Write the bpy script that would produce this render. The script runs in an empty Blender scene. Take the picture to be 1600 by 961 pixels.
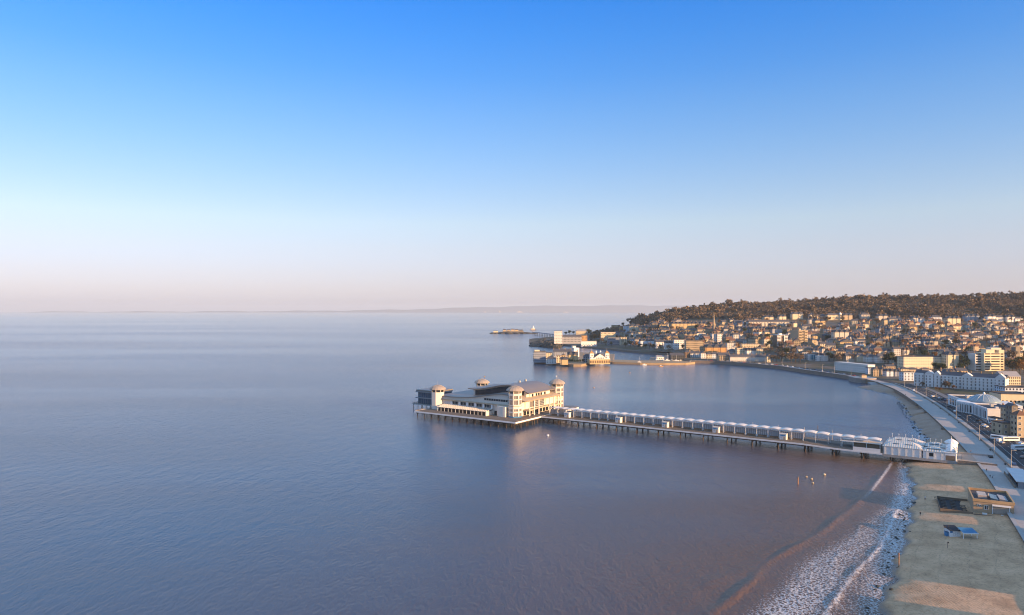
import bpy, bmesh, math, random
import numpy as np
from mathutils import Vector, Matrix
R = math.radians
rng = random.Random(7)
nrng = np.random.default_rng(7)
sc = bpy.context.scene
COL = sc.collection

# ------------------------------------------------------------------ camera
F, HZ, CZ = 1066.667, 485.0, 85.0          # focal length in photo pixels, eye-level row, eye height (m)
cam_d = bpy.data.cameras.new('camera'); cam = bpy.data.objects.new('camera', cam_d); COL.objects.link(cam)
cam_d.sensor_width = 36.0; cam_d.lens = 24.0; cam_d.shift_y = (HZ - 480.5) / 1600.0
cam_d.clip_start = 1.0; cam_d.clip_end = 90000.0
cam.location = (0, 0, CZ); cam.rotation_euler = (R(90), 0, 0)
sc.camera = cam

# ------------------------------------------------------------------ light
SUN_AZ = math.atan2(0.785, -0.62)            # compass angle from +Y towards +X
SUN_EL = R(9.5)
world = bpy.data.worlds.new('World'); sc.world = world; world.use_nodes = True
wn = world.node_tree; wn.nodes.clear()
sky = wn.nodes.new('ShaderNodeTexSky'); sky.sky_type = 'NISHITA'; sky.sun_disc = False
sky.sun_elevation = SUN_EL; sky.sun_rotation = SUN_AZ
sky.altitude = 0; sky.air_density = 1.0; sky.dust_density = 0.6; sky.ozone_density = 1.5
bg = wn.nodes.new('ShaderNodeBackground'); bg.inputs['Strength'].default_value = 0.15
wo = wn.nodes.new('ShaderNodeOutputWorld')
# the clear winter morning sky: deep blue overhead, milky towards the horizon, the same all the way round
tc = wn.nodes.new('ShaderNodeTexCoord'); sx = wn.nodes.new('ShaderNodeSeparateXYZ'); rp = wn.nodes.new('ShaderNodeValToRGB')
wn.links.new(tc.outputs['Generated'], sx.inputs[0]); wn.links.new(sx.outputs['Z'], rp.inputs['Fac'])
GR = [(0.0019, (0.542, 0.653, 1.494)), (0.0094, (0.498, 0.547, 1.192)), (0.0281, (0.55, 0.546, 1.03)), (0.0515, (0.595, 0.552, 0.906)), (0.0887, (0.661, 0.587, 0.799)), (0.1256, (0.692, 0.635, 0.764)), (0.1709, (0.584, 0.603, 0.763)), (0.2239, (0.457, 0.568, 0.781)), (0.2749, (0.344, 0.528, 0.802)), (0.3237, (0.227, 0.478, 0.832)), (0.3701, (0.154, 0.443, 0.857)), (0.4139, (0.102, 0.405, 0.863)), (0.6, (0.6, 0.78, 0.93)), (0.85, (1.05, 1.0, 0.95)), (1.0, (1.1, 1.02, 0.95))]
for p, c in GR: rp.color_ramp.elements.new(p).color = (c[0] / 2, c[1] / 2, c[2] / 2, 1)
rp.color_ramp.elements.remove(rp.color_ramp.elements[0]); rp.color_ramp.elements.remove(rp.color_ramp.elements[-1])
gm = wn.nodes.new('ShaderNodeVectorMath'); gm.operation = 'MULTIPLY'; g2 = wn.nodes.new('ShaderNodeVectorMath'); g2.operation = 'SCALE'
# soften the difference between the bright and the dark side of the sky
ld = wn.nodes.new('ShaderNodeVectorMath'); ld.operation = 'DOT_PRODUCT'; ld.inputs[1].default_value = (.2126 * .3, .7152 * .3, .0722 * .3)
pw = wn.nodes.new('ShaderNodeMath'); pw.operation = 'POWER'; pw.inputs[1].default_value = -0.35
p2 = wn.nodes.new('ShaderNodeMath'); p2.operation = 'MULTIPLY'; p2.inputs[1].default_value = 2.0
wn.links.new(sky.outputs[0], ld.inputs[0]); wn.links.new(ld.outputs['Value'], pw.inputs[0]); wn.links.new(pw.outputs[0], p2.inputs[0]); wn.links.new(p2.outputs[0], g2.inputs['Scale'])
wn.links.new(sky.outputs[0], gm.inputs[0]); wn.links.new(rp.outputs[0], gm.inputs[1]); wn.links.new(gm.outputs[0], g2.inputs[0]); wn.links.new(g2.outputs[0], bg.inputs['Color'])
wn.links.new(bg.outputs[0], wo.inputs['Surface'])
sl = bpy.data.lights.new('sun', 'SUN'); sl.energy = 5.0; sl.angle = R(0.53); sl.color = (1.0, 0.59, 0.28)
sun = bpy.data.objects.new('sun', sl); COL.objects.link(sun)
sdir = Vector((math.sin(SUN_AZ) * math.cos(SUN_EL), math.cos(SUN_AZ) * math.cos(SUN_EL), math.sin(SUN_EL)))
sun.rotation_euler = sdir.to_track_quat('Z', 'Y').to_euler(); sun.location = (200, -200, 200)
sc.view_settings.view_transform = 'Standard'; sc.view_settings.look = 'None'
sc.view_settings.exposure = 1.1; sc.view_settings.gamma = 1.0; sc.view_settings.use_curve_mapping = False
sc.render.engine = 'CYCLES'
cy = sc.cycles
cy.max_bounces = 5; cy.diffuse_bounces = 2; cy.glossy_bounces = 3; cy.transmission_bounces = 3
cy.transparent_max_bounces = 8; cy.volume_bounces = 0; cy.use_denoising = True
cy.filter_width = 1.1; cy.caustics_reflective = False; cy.caustics_refractive = False

# ------------------------------------------------------------------ materials
MATS = {}
def mat(key, rgb, rough=0.8, var=0.18, scale=0.25, metal=0.0, spec=0.3, bump=0.0, fine=3.0):
    if key in MATS: return MATS[key]
    m = bpy.data.materials.new(key); m.use_nodes = True
    nt = m.node_tree; b = nt.nodes['Principled BSDF']
    b.inputs['Roughness'].default_value = rough; b.inputs['Metallic'].default_value = metal
    b.inputs['Specular IOR Level'].default_value = spec
    g = nt.nodes.new('ShaderNodeNewGeometry')
    n1 = nt.nodes.new('ShaderNodeTexNoise'); n1.inputs['Scale'].default_value = scale; n1.inputs['Detail'].default_value = 4
    n2 = nt.nodes.new('ShaderNodeTexNoise'); n2.inputs['Scale'].default_value = fine; n2.inputs['Detail'].default_value = 3
    for n in (n1, n2): nt.links.new(g.outputs['Position'], n.inputs['Vector'])
    oi = nt.nodes.new('ShaderNodeObjectInfo')
    a = nt.nodes.new('ShaderNodeMath'); a.operation = 'ADD'
    nt.links.new(n1.outputs['Fac'], a.inputs[0]); nt.links.new(n2.outputs['Fac'], a.inputs[1])
    a2 = nt.nodes.new('ShaderNodeMath'); a2.operation = 'MULTIPLY_ADD'; a2.inputs[1].default_value = 0.35
    nt.links.new(oi.outputs['Random'], a2.inputs[0]); nt.links.new(a.outputs[0], a2.inputs[2])
    mr = nt.nodes.new('ShaderNodeMapRange'); mr.inputs['From Min'].default_value = 0.75; mr.inputs['From Max'].default_value = 1.6
    mr.inputs['To Min'].default_value = 1.0 - var; mr.inputs['To Max'].default_value = 1.0 + var * 0.6
    nt.links.new(a2.outputs[0], mr.inputs['Value'])
    mx = nt.nodes.new('ShaderNodeVectorMath'); mx.operation = 'SCALE'; mx.inputs[0].default_value = rgb[:3]
    nt.links.new(mr.outputs[0], mx.inputs['Scale']); nt.links.new(mx.outputs[0], b.inputs['Base Color'])
    if bump:
        bp = nt.nodes.new('ShaderNodeBump'); bp.inputs['Strength'].default_value = bump; bp.inputs['Distance'].default_value = 0.3
        nt.links.new(n2.outputs['Fac'], bp.inputs['Height']); nt.links.new(bp.outputs[0], b.inputs['Normal'])
    MATS[key] = m
    return m

PAL = dict(white=(.76, .74, .70), offwhite=(.62, .60, .55), cream=(.66, .57, .40), pale=(.55, .50, .42), stone=(.40, .32, .21),
           gold=(.55, .41, .22), tan=(.46, .37, .25), grey=(.38, .38, .38), bluegrey=(.30, .33, .38), brick=(.36, .18, .09),
           orange=(.52, .30, .12), brown=(.22, .15, .10), dark=(.06, .065, .07), bluewhite=(.58, .64, .70), pink=(.6, .45, .38),
           darkstone=(.22, .19, .15))
ROOFS = dict(slate=(.085, .088, .10), tile=(.20, .105, .065), browntile=(.13, .09, .07), lead=(.27, .27, .28), felt=(.07, .07, .075),
             redtile=(.30, .12, .06), palefelt=(.35, .34, .33))
def wallm(k): return mat('wall_' + k, PAL[k], 0.85)
def roofm(k): return mat('roof_' + k, ROOFS[k], 0.75, var=0.25)
M_white = mat('white_paint', (.80, .79, .76), 0.5, var=0.08)
M_metal = mat('grey_metal', (.34, .34, .34), 0.45, var=0.1, metal=0.3)
M_dark = mat('dark_metal', (.035, .035, .04), 0.5)
M_glass = mat('dark_glass', (.018, .024, .032), 0.08, var=0.3, spec=0.6, scale=0.5)
M_glassblue = mat('blue_glass', (.05, .10, .15), 0.08, var=0.2, spec=0.6)
M_wood = mat('weathered_wood', (.21, .155, .105), 0.85, var=0.3, fine=6)
M_pile = mat('rusty_iron', (.10, .07, .05), 0.8, var=0.4)
M_conc = mat('concrete', (.36, .35, .33), 0.9, var=0.2)
M_wall = mat('sea_wall_stone', (.24, .19, .145), 0.9, var=0.35, scale=0.4, fine=2.0, bump=0.5)
M_asph = mat('asphalt', (.045, .048, .053), 0.9, var=0.25, scale=0.1)
M_paint = mat('road_paint', (.62, .62, .60), 0.7)
M_blue = mat('blue_paint', (.06, .22, .42), 0.5)
M_tanroof = mat('pavilion_roof_metal', (.25, .22, .195), 0.42, var=0.12, scale=0.08, metal=0.25)
M_post = mat('lamp_post_paint', (.55, .48, .38), 0.6)

def leafmat(key, c1, c2):
    m = bpy.data.materials.new(key); m.use_nodes = True; nt = m.node_tree; b = nt.nodes['Principled BSDF']
    b.inputs['Roughness'].default_value = 0.9; b.inputs['Specular IOR Level'].default_value = 0.1
    g = nt.nodes.new('ShaderNodeNewGeometry'); n = nt.nodes.new('ShaderNodeTexNoise'); n.inputs['Scale'].default_value = 0.045
    n.inputs['Detail'].default_value = 3
    nt.links.new(g.outputs['Position'], n.inputs['Vector'])
    a = nt.nodes.new('ShaderNodeMath'); a.operation = 'MULTIPLY_ADD'; a.inputs[1].default_value = 0.35
    nt.links.new(g.outputs['Random Per Island'], a.inputs[0]); nt.links.new(n.outputs['Fac'], a.inputs[2])
    mr = nt.nodes.new('ShaderNodeMapRange'); mr.inputs['From Min'].default_value = 0.45; mr.inputs['From Max'].default_value = 0.95
    nt.links.new(a.outputs[0], mr.inputs['Value'])
    mx = nt.nodes.new('ShaderNodeMix'); mx.data_type = 'RGBA'; mx.inputs['A'].default_value = (*c1, 1); mx.inputs['B'].default_value = (*c2, 1)
    nt.links.new(mr.outputs[0], mx.inputs['Factor']); nt.links.new(mx.outputs['Result'], b.inputs['Base Color'])
    MATS[key] = m
    return m
L_twig = leafmat('bare_twigs', (.12, .088, .062), (.26, .185, .115))
L_green = leafmat('evergreen_leaf', (.03, .045, .022), (.08, .09, .04))
L_rust = leafmat('autumn_leaf', (.16, .085, .03), (.30, .15, .045))
L_wood = leafmat('winter_wood', (.055, .050, .042), (.31, .215, .13))
M_bark = mat('bark', (.10, .075, .055), 0.95)

# town rows beyond the right edge that shade the beach: from, to (m along the road), height, label, colour
SHADE_ROW = [(-230, -86, 10.8, 'long cream hotel row beyond the lower right edge', 'cream'), (-86, -64, 3.4, 'low grey shop row in the gap beyond the lower right edge', 'grey'), (-64, 7, 10.0, 'tan hotel row beyond the right edge by the beach huts', 'tan'),
             (7, 21, 5.2, 'low brick shop row in the gap beyond the right edge', 'brick'), (21, 62, 8.2, 'pale hotel row beyond the right edge above the beach bar', 'pale'), (62, 76, 3.0, 'low white shop row beyond the right edge', 'white'),
             (76, 112, 8.4, 'brick hotel row beyond the right edge by the pier street', 'brick'), (136, 190, 7.8, 'grey hotel row beyond the right edge past the pier street', 'grey')]
# ------------------------------------------------------------------ mesh helpers
def at(px, py, z=0.0):
    """photo pixel -> the point at height z that it shows"""
    Y = F * (CZ - z) / (py - HZ)
    return Vector(((px - 800.0) * Y / F, Y, z))

class MB:
    def __init__(s): s.v = []; s.f = []; s.m = []; s.cur = 0
    def add(s, vs, fs):
        o = len(s.v); s.v += [tuple(v) for v in vs]
        for f in fs: s.f.append(tuple(i + o for i in f)); s.m.append(s.cur)
        return s
    def box(s, x0, x1, y0, y1, z0, z1):
        vs = [(x0, y0, z0), (x1, y0, z0), (x1, y1, z0), (x0, y1, z0), (x0, y0, z1), (x1, y0, z1), (x1, y1, z1), (x0, y1, z1)]
        return s.add(vs, [(0, 3, 2, 1), (4, 5, 6, 7), (0, 1, 5, 4), (1, 2, 6, 5), (2, 3, 7, 6), (3, 0, 4, 7)])
    def prism(s, pts, z0, z1):
        n = len(pts); vs = [(p[0], p[1], z0) for p in pts] + [(p[0], p[1], z1) for p in pts]
        fs = [tuple(range(n - 1, -1, -1)), tuple(range(n, 2 * n))] + [(i, (i + 1) % n, (i + 1) % n + n, i + n) for i in range(n)]
        return s.add(vs, fs)
    def frustum(s, n, r0, r1, z0, z1, cx=0, cy=0, ph=0.0, cap=True):
        vs = [(cx + r * math.cos(2 * math.pi * i / n + ph), cy + r * math.sin(2 * math.pi * i / n + ph), z) for r, z in ((r0, z0), (r1, z1)) for i in range(n)]
        fs = [(i, (i + 1) % n, (i + 1) % n + n, i + n) for i in range(n)]
        if cap: fs += [tuple(range(n - 1, -1, -1)), tuple(range(n, 2 * n))]
        return s.add(vs, fs)
    def lathe(s, prof, n=12, cx=0, cy=0, ph=0.0):
        vs = [(cx + r * math.cos(2 * math.pi * i / n + ph), cy + r * math.sin(2 * math.pi * i / n + ph), z) for r, z in prof for i in range(n)]
        fs = []
        for k in range(len(prof) - 1):
            fs += [(k * n + i, k * n + (i + 1) % n, (k + 1) * n + (i + 1) % n, (k + 1) * n + i) for i in range(n)]
        fs += [tuple(range(n - 1, -1, -1)), tuple(range((len(prof) - 1) * n, len(prof) * n))]
        return s.add(vs, fs)
    def extr_y(s, prof, y0, y1):
        """polygon in x,z extruded along y"""
        n = len(prof); vs = [(p[0], y0, p[1]) for p in prof] + [(p[0], y1, p[1]) for p in prof]
        fs = [tuple(range(n)), tuple(range(2 * n - 1, n - 1, -1))] + [((i + 1) % n, i, i + n, (i + 1) % n + n) for i in range(n)]
        return s.add(vs, fs)
    def extr_x(s, prof, x0, x1):
        """polygon in y,z extruded along x"""
        n = len(prof); vs = [(x0, p[0], p[1]) for p in prof] + [(x1, p[0], p[1]) for p in prof]
        fs = [tuple(range(n - 1, -1, -1)), tuple(range(n, 2 * n))] + [(i, (i + 1) % n, (i + 1) % n + n, i + n) for i in range(n)]
        return s.add(vs, fs)
    def gable(s, x0, x1, y0, y1, z, rise, along='x', ov=0.4):
        x0 -= ov; x1 += ov; y0 -= ov; y1 += ov
        if along == 'x': return s.extr_x([(y0, z), (y1, z), ((y0 + y1) / 2, z + rise)], x0, x1)
        return s.extr_y([(x0, z), (x1, z), ((x0 + x1) / 2, z + rise)], y0, y1)
    def hip(s, x0, x1, y0, y1, z, rise, ov=0.4):
        x0 -= ov; x1 += ov; y0 -= ov; y1 += ov
        w, d = x1 - x0, y1 - y0; i = min(w, d) / 2 * 0.92
        if w >= d: rd = [(x0 + i, (y0 + y1) / 2), (x1 - i, (y0 + y1) / 2)]
        else: rd = [((x0 + x1) / 2, y0 + i), ((x0 + x1) / 2, y1 - i)]
        vs = [(x0, y0, z), (x1, y0, z), (x1, y1, z), (x0, y1, z), (*rd[0], z + rise), (*rd[1], z + rise)]
        if w >= d: fs = [(0, 1, 5, 4), (1, 2, 5), (2, 3, 4, 5), (3, 0, 4), (0, 3, 2, 1)]
        else: fs = [(0, 1, 4), (1, 2, 5, 4), (2, 3, 5), (3, 0, 4, 5), (0, 3, 2, 1)]
        return s.add(vs, fs)
    def tube(s, p, q, r, n=5, r2=None):
        p = Vector(p); q = Vector(q); d = (q - p).normalized(); u = d.orthogonal().normalized(); w = d.cross(u)
        vs = []
        for c, rr in ((p, r), (q, r if r2 is None else r2)):
            for i in range(n):
                a = 2 * math.pi * i / n; vs.append(c + (u * math.cos(a) + w * math.sin(a)) * rr)
        return s.add(vs, [(i, (i + 1) % n, (i + 1) % n + n, i + n) for i in range(n)] + [tuple(range(n - 1, -1, -1)), tuple(range(n, 2 * n))])
    def mesh(s, name, mats):
        me = bpy.data.meshes.new(name); me.from_pydata(s.v, [], s.f)
        for m in (mats if isinstance(mats, (list, tuple)) else [mats]): me.materials.append(m)
        if any(s.m): me.polygons.foreach_set('material_index', s.m)
        me.update(); return me
    def build(s, name, mats, parent=None):
        return link(name, s.mesh(name, mats), parent)

def link(name, me, parent=None, loc=None, rz=None, scale=None):
    o = bpy.data.objects.new(name, me); COL.objects.link(o)
    if parent is not None: o.parent = parent
    if loc is not None: o.location = loc
    if rz is not None: o.rotation_euler = (0, 0, rz)
    if scale is not None: o.scale = scale
    return o
def tag(o, label, cat, group=None):
    o['label'] = label; o['category'] = cat
    if group: o['group'] = group
    return o
def thing(name, label, cat, loc=(0, 0, 0), rz=0.0, group=None):
    return tag(link(name, None, None, loc, rz), label, cat, group)
def struct(o): o['kind'] = 'structure'; return o
def stuff(o): o['kind'] = 'stuff'; return o
def smooth(me):
    me.polygons.foreach_set('use_smooth', [True] * len(me.polygons)); return me

# ------------------------------------------------------------------ lie of the land
PZ = 4.0                                                           # promenade level
prom_px = [(1600, 841), (1577, 803), (1557.6, 764), (1532, 728.5), (1500, 692), (1487.4, 679), (1454, 647.6), (1428, 626.8), (1400, 609), (1372.5, 598)]
shore_px = [(1338.8, 590), (1300, 584), (1258, 578.4), (1218.8, 572.5), (1200, 571), (1167, 568), (1123.7, 565), (1080, 563.6), (1068, 563)]
lake_px = [(1066, 556), (1048, 553), (1030, 551.5), (1000, 549.5), (975, 547.5), (955, 545), (930, 543), (900, 540), (870, 537.5), (850, 536), (838, 535.6), (830, 535.2)]
prom_w = [Vector((40, -20, PZ)), Vector((66, 30, PZ)), Vector((96, 85, PZ)), Vector((124, 137, PZ))] + [at(a, b, PZ) for a, b in prom_px]
shore_w = [at(a, b, PZ) for a, b in shore_px]
lake_w = [at(a, b, 3.0) for a, b in lake_px]
def catmull(P, step):
    out = []
    Q = [P[0] * 2 - P[1]] + P + [P[-1] * 2 - P[-2]]
    for i in range(1, len(Q) - 2):
        n = max(1, int((Q[i + 1] - Q[i]).length / step))
        for k in range(n):
            t = k / n; a, b, c, d = Q[i - 1], Q[i], Q[i + 1], Q[i + 2]
            out.append(0.5 * ((2 * b) + (c - a) * t + (2 * a - 5 * b + 4 * c - d) * t * t + (3 * b - 3 * c + d - a) * t ** 3))
    return out + [P[-1].copy()]
prom_c = catmull(prom_w, 5.0)
shore_c = catmull([prom_w[-1]] + shore_w, 6.0)
_Y0 = sorted([(p.x / p.y, p.y) for p in prom_c + shore_c if p.y > 20] + [(p.x / p.y, p.y) for p in lake_w])
_Y0u = np.array([a for a, b in _Y0]); _Y0y = np.array([b for a, b in _Y0])
def coastY(u): return float(np.interp(u, _Y0u, _Y0y))
# px: end of flat, wood edge (Y, h), crest (Y, h)
_T = [(826, 1880, 1900, 3, 1960, 3), (860, 1760, 1850, 8, 1980, 8), (900, 1660, 1800, 12, 1980, 15), (950, 1500, 1850, 19, 2060, 28),
      (980, 1420, 1800, 28, 2020, 41), (1010, 1330, 1780, 45, 2000, 56), (1050, 1230, 1750, 55, 2000, 79), (1100, 1180, 1700, 59, 2000, 90),
      (1200, 1100, 1650, 63, 1950, 100), (1345, 950, 1600, 59, 1900, 112), (1450, 920, 1540, 60, 1850, 116), (1600, 900, 1500, 60, 1800, 119),
      (2000, 880, 1450, 60, 1750, 120), (2700, 860, 1450, 60, 1750, 120)]
_Tu = np.array([(t[0] - 800) / F for t in _T]); _Tv = np.array([t[1:] for t in _T], float)
def prof(u): return [float(np.interp(u, _Tu, _Tv[:, k])) for k in range(5)]
_FARu = np.array([(p - 800) / F for p in (826, 860, 920, 960, 1010, 1100, 2700)]); _FARy = np.array([1975, 2040, 2150, 2300, 2500, 2900, 2900.0])
def ground_h(x, y):
    u = x / max(y, 1e-3); yf, yw, hw, yc, hc = prof(u)
    base = 3.0 if u < (1067 - 800) / F else PZ
    if y <= yf: return base
    if y <= yw:
        t = (y - yf) / (yw - yf); s = t * t * (3 - 2 * t) * 0.35 + t * 0.65
        return base + (hw - base) * s
    if y <= yc:
        t = (y - yw) / (yc - yw); s = t * 0.6 + 0.4 * math.sin(t * math.pi / 2)
        return hw + (hc - hw) * s
    far = float(np.interp(u, _FARu, _FARy))
    t = min(1.0, max(0.0, (y - yc) / (far - yc)))
    return hc - (hc + 4) * t ** 3
def ground(px, py):
    u = (px - 800) / F; y = coastY(u) + 0.5; lo = y
    def g(Y): return HZ + F * (CZ - ground_h(u * Y, Y)) / Y - py
    if g(y) < 0: return Vector((u * y, y, ground_h(u * y, y)))
    while y < 2700 and g(y) > 0: lo = y; y += 6
    hi = y
    for _ in range(24):
        m = (lo + hi) / 2
        if g(m) > 0: lo = m
        else: hi = m
    return Vector((u * hi, hi, ground_h(u * hi, hi)))
def topx(p): return (800 + p.x / p.y * F, HZ + F * (CZ - p.z) / p.y)

# ground sheet of the town and the hill
def ground_material():
    m = bpy.data.materials.new('town_ground'); m.use_nodes = True; nt = m.node_tree; b = nt.nodes['Principled BSDF']
    b.inputs['Roughness'].default_value = 0.95; b.inputs['Specular IOR Level'].default_value = 0.1
    g = nt.nodes.new('ShaderNodeNewGeometry')
    n = nt.nodes.new('ShaderNodeTexNoise'); n.inputs['Scale'].default_value = 0.035; n.inputs['Detail'].default_value = 6; n.inputs['Roughness'].default_value = 0.7
    nt.links.new(g.outputs['Position'], n.inputs['Vector'])
    r = nt.nodes.new('ShaderNodeValToRGB'); cr = r.color_ramp
    for p, c in ((0.0, (.07, .075, .045)), (0.42, (.10, .095, .06)), (0.52, (.15, .12, .085)), (0.62, (.14, .14, .14)), (0.75, (.22, .19, .14))):
        e = cr.elements.new(p); e.color = (*c, 1)
    cr.elements.remove(cr.elements[0]); cr.elements.remove(cr.elements[-1])
    nt.links.new(n.outputs['Fac'], r.inputs['Fac']); nt.links.new(r.outputs['Color'], b.inputs['Base Color'])
    return m
pxs = list(np.arange(827, 1064, 4.0)) + [1066.0, 1067.2] + list(np.arange(1070, 1720, 5.0)) + list(np.arange(1730, 2700, 40.0))
vs, fs = [], []; NR = 100
for px in pxs:
    u = (px - 800) / F; y0 = coastY(u) + 0.3; y1 = float(np.interp(u, _FARu, _FARy)) + 30
    for k in range(NR):
        t = k / (NR - 1); y = y0 + (y1 - y0) * t
        vs.append((u * y, y, ground_h(u * y, y) - 0.05))
for i in range(len(pxs) - 1):
    for k in range(NR - 1):
        a = i * NR + k; fs.append((a, a + NR, a + NR + 1, a + 1))
me = bpy.data.meshes.new('terrain'); me.from_pydata(vs, [], fs); me.materials.append(ground_material()); smooth(me)
struct(link('terrain', me))

# ------------------------------------------------------------------ sea and beach
wl_px = [(1372, 985), (1380, 961), (1398, 890), (1420, 830), (1430, 765), (1415, 722), (1440, 697), (1452, 688), (1428, 660), (1412, 634), (1396, 618)]
wl_w = [Vector((70, 60, 0)), Vector((88, 130, 0))] + [at(a, b, 0.0) for a, b in wl_px]
_wly = np.array([p.y for p in wl_w]); _wlx = np.array([p.x for p in wl_w])
_pry = np.array([p.y for p in prom_c]); _prx = np.array([p.x for p in prom_c])
def beach_z(x, y):
    xw = float(np.interp(y, _wly, _wlx)) + 1.2 * math.sin(y * 0.21) + 0.8 * math.sin(y * 0.53 + 1)
    xp = float(np.interp(y, _pry, _prx))
    if x < xw: return -0.035 * (xw - x)
    d = max(6.0, xp - xw)
    t = (x - xw) / d
    return min(3.4, 3.3 * (t ** 0.6)) if xp - xw > 12 else min(1.6, 0.13 * (x - xw))
def beach_at(px, py):
    z = 1.5
    for _ in range(8): p = at(px, py, z); z = max(0.0, beach_z(p.x, p.y))
    return Vector((p.x, p.y, z))

def sand_material():
    m = bpy.data.materials.new('beach_sand'); m.use_nodes = True; nt = m.node_tree; b = nt.nodes['Principled BSDF']
    g = nt.nodes.new('ShaderNodeNewGeometry')
    n = nt.nodes.new('ShaderNodeTexNoise'); n.inputs['Scale'].default_value = 0.12; n.inputs['Detail'].default_value = 8; n.inputs['Roughness'].default_value = 0.65
    n2 = nt.nodes.new('ShaderNodeTexNoise'); n2.inputs['Scale'].default_value = 1.1; n2.inputs['Detail'].default_value = 6; n2.inputs['Roughness'].default_value = 0.7
    nw = nt.nodes.new('ShaderNodeTexWave'); nw.inputs['Scale'].default_value = 0.35; nw.inputs['Distortion'].default_value = 9; nw.inputs['Detail'].default_value = 3
    nw.inputs['Detail Scale'].default_value = 0.6
    for q in (n, n2, nw): nt.links.new(g.outputs['Position'], q.inputs['Vector'])
    r = nt.nodes.new('ShaderNodeValToRGB'); cr = r.color_ramp
    cr.elements[0].position = 0.36; cr.elements[0].color = (.50, .295, .160, 1)
    cr.elements[1].position = 0.66; cr.elements[1].color = (.76, .465, .265, 1)
    nt.links.new(n.outputs['Fac'], r.inputs['Fac'])
    r2 = nt.nodes.new('ShaderNodeValToRGB'); c2 = r2.color_ramp
    c2.elements[0].position = 0.33; c2.elements[0].color = (.55, .52, .5, 1); c2.elements[1].position = 0.5; c2.elements[1].color = (1, 1, 1, 1)
    nt.links.new(n2.outputs['Fac'], r2.inputs['Fac'])
    mu = nt.nodes.new('ShaderNodeMix'); mu.data_type = 'RGBA'; mu.blend_type = 'MULTIPLY'; mu.inputs['Factor'].default_value = 0.75
    nt.links.new(r.outputs[0], mu.inputs['A']); nt.links.new(r2.outputs[0], mu.inputs['B'])
    att = nt.nodes.new('ShaderNodeAttribute'); att.attribute_name = 'wet'
    wet = nt.nodes.new('ShaderNodeMix'); wet.data_type = 'RGBA'; wet.inputs['B'].default_value = (.20, .13, .085, 1)
    wn_ = nt.nodes.new('ShaderNodeMath'); wn_.operation = 'MULTIPLY_ADD'; wn_.inputs[1].default_value = 0.5; wn_.use_clamp = True
    nt.links.new(n.outputs['Fac'], wn_.inputs[0])
    sb = nt.nodes.new('ShaderNodeMath'); sb.operation = 'SUBTRACT'; sb.inputs[1].default_value = 0.25; nt.links.new(att.outputs['Fac'], sb.inputs[0])
    nt.links.new(sb.outputs[0], wn_.inputs[2])
    # weed lines left by the tide and wheel tracks along the beach
    sa = nt.nodes.new('ShaderNodeAttribute'); sa.attribute_name = 'shore'
    wob = nt.nodes.new('ShaderNodeMath'); wob.operation = 'MULTIPLY_ADD'; wob.inputs[1].default_value = 7.0; nt.links.new(n.outputs['Fac'], wob.inputs[0]); nt.links.new(sa.outputs['Fac'], wob.inputs[2])
    pp_ = nt.nodes.new('ShaderNodeMath'); pp_.operation = 'PINGPONG'; pp_.inputs[1].default_value = 4.6; nt.links.new(wob.outputs[0], pp_.inputs[0])
    ln = nt.nodes.new('ShaderNodeMapRange'); ln.inputs['From Min'].default_value = 0.0; ln.inputs['From Max'].default_value = 0.55; ln.inputs['To Min'].default_value = 1.0; ln.inputs['To Max'].default_value = 0.0; nt.links.new(pp_.outputs[0], ln.inputs['Value'])
    br_ = nt.nodes.new('ShaderNodeMapRange'); br_.inputs['From Min'].default_value = 0.50; br_.inputs['From Max'].default_value = 0.62; nt.links.new(n2.outputs['Fac'], br_.inputs['Value'])
    lm = nt.nodes.new('ShaderNodeMath'); lm.operation = 'MULTIPLY'; nt.links.new(ln.outputs[0], lm.inputs[0]); nt.links.new(br_.outputs[0], lm.inputs[1])
    l2 = nt.nodes.new('ShaderNodeMath'); l2.operation = 'MULTIPLY'; l2.inputs[1].default_value = 0.7; nt.links.new(lm.outputs[0], l2.inputs[0])
    weed = nt.nodes.new('ShaderNodeMix'); weed.data_type = 'RGBA'; weed.inputs['B'].default_value = (.07, .06, .04, 1); nt.links.new(l2.outputs[0], weed.inputs['Factor']); nt.links.new(mu.outputs['Result'], weed.inputs['A'])
    nt.links.new(wn_.outputs[0], wet.inputs['Factor']); nt.links.new(weed.outputs['Result'], wet.inputs['A'])
    nt.links.new(wet.outputs['Result'], b.inputs['Base Color'])
    rg = nt.nodes.new('ShaderNodeMapRange'); rg.inputs['To Min'].default_value = 0.95; rg.inputs['To Max'].default_value = 0.25
    nt.links.new(wn_.outputs[0], rg.inputs['Value']); nt.links.new(rg.outputs[0], b.inputs['Roughness'])
    b.inputs['Specular IOR Level'].default_value = 0.3
    bp = nt.nodes.new('ShaderNodeBump'); bp.inputs['Strength'].default_value = 0.5; bp.inputs['Distance'].default_value = 0.25
    ad = nt.nodes.new('ShaderNodeMath'); ad.operation = 'MULTIPLY_ADD'; ad.inputs[1].default_value = 0.25
    nt.links.new(nw.outputs['Fac'], ad.inputs[0]); nt.links.new(n2.outputs['Fac'], ad.inputs[2])
    nt.links.new(ad.outputs[0], bp.inputs['Height']); nt.links.new(bp.outputs[0], b.inputs['Normal'])
    return m
ys = np.concatenate([np.arange(30, 560, 2.0), np.arange(560, 760, 5.0)]); NX = 80
vs, fs, wet, shore = [], [], [], []
for y in ys:
    xw = float(np.interp(y, _wly, _wlx)); xp = float(np.interp(y, _pry, _prx)) + 0.4
    for k in range(NX):
        x = (xw - 45) + (xp - xw + 45) * k / (NX - 1)
        z = beach_z(x, y) + 0.05 * math.sin(x * .9 + y * .3) * math.sin(y * .41 - x * .2)
        vs.append((x, y, z)); shore.append(x - xw); wet.append(max(0.0, min(1.0, 1.15 - z / 0.42), min(0.62, (y - 385) / 40)))
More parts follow.
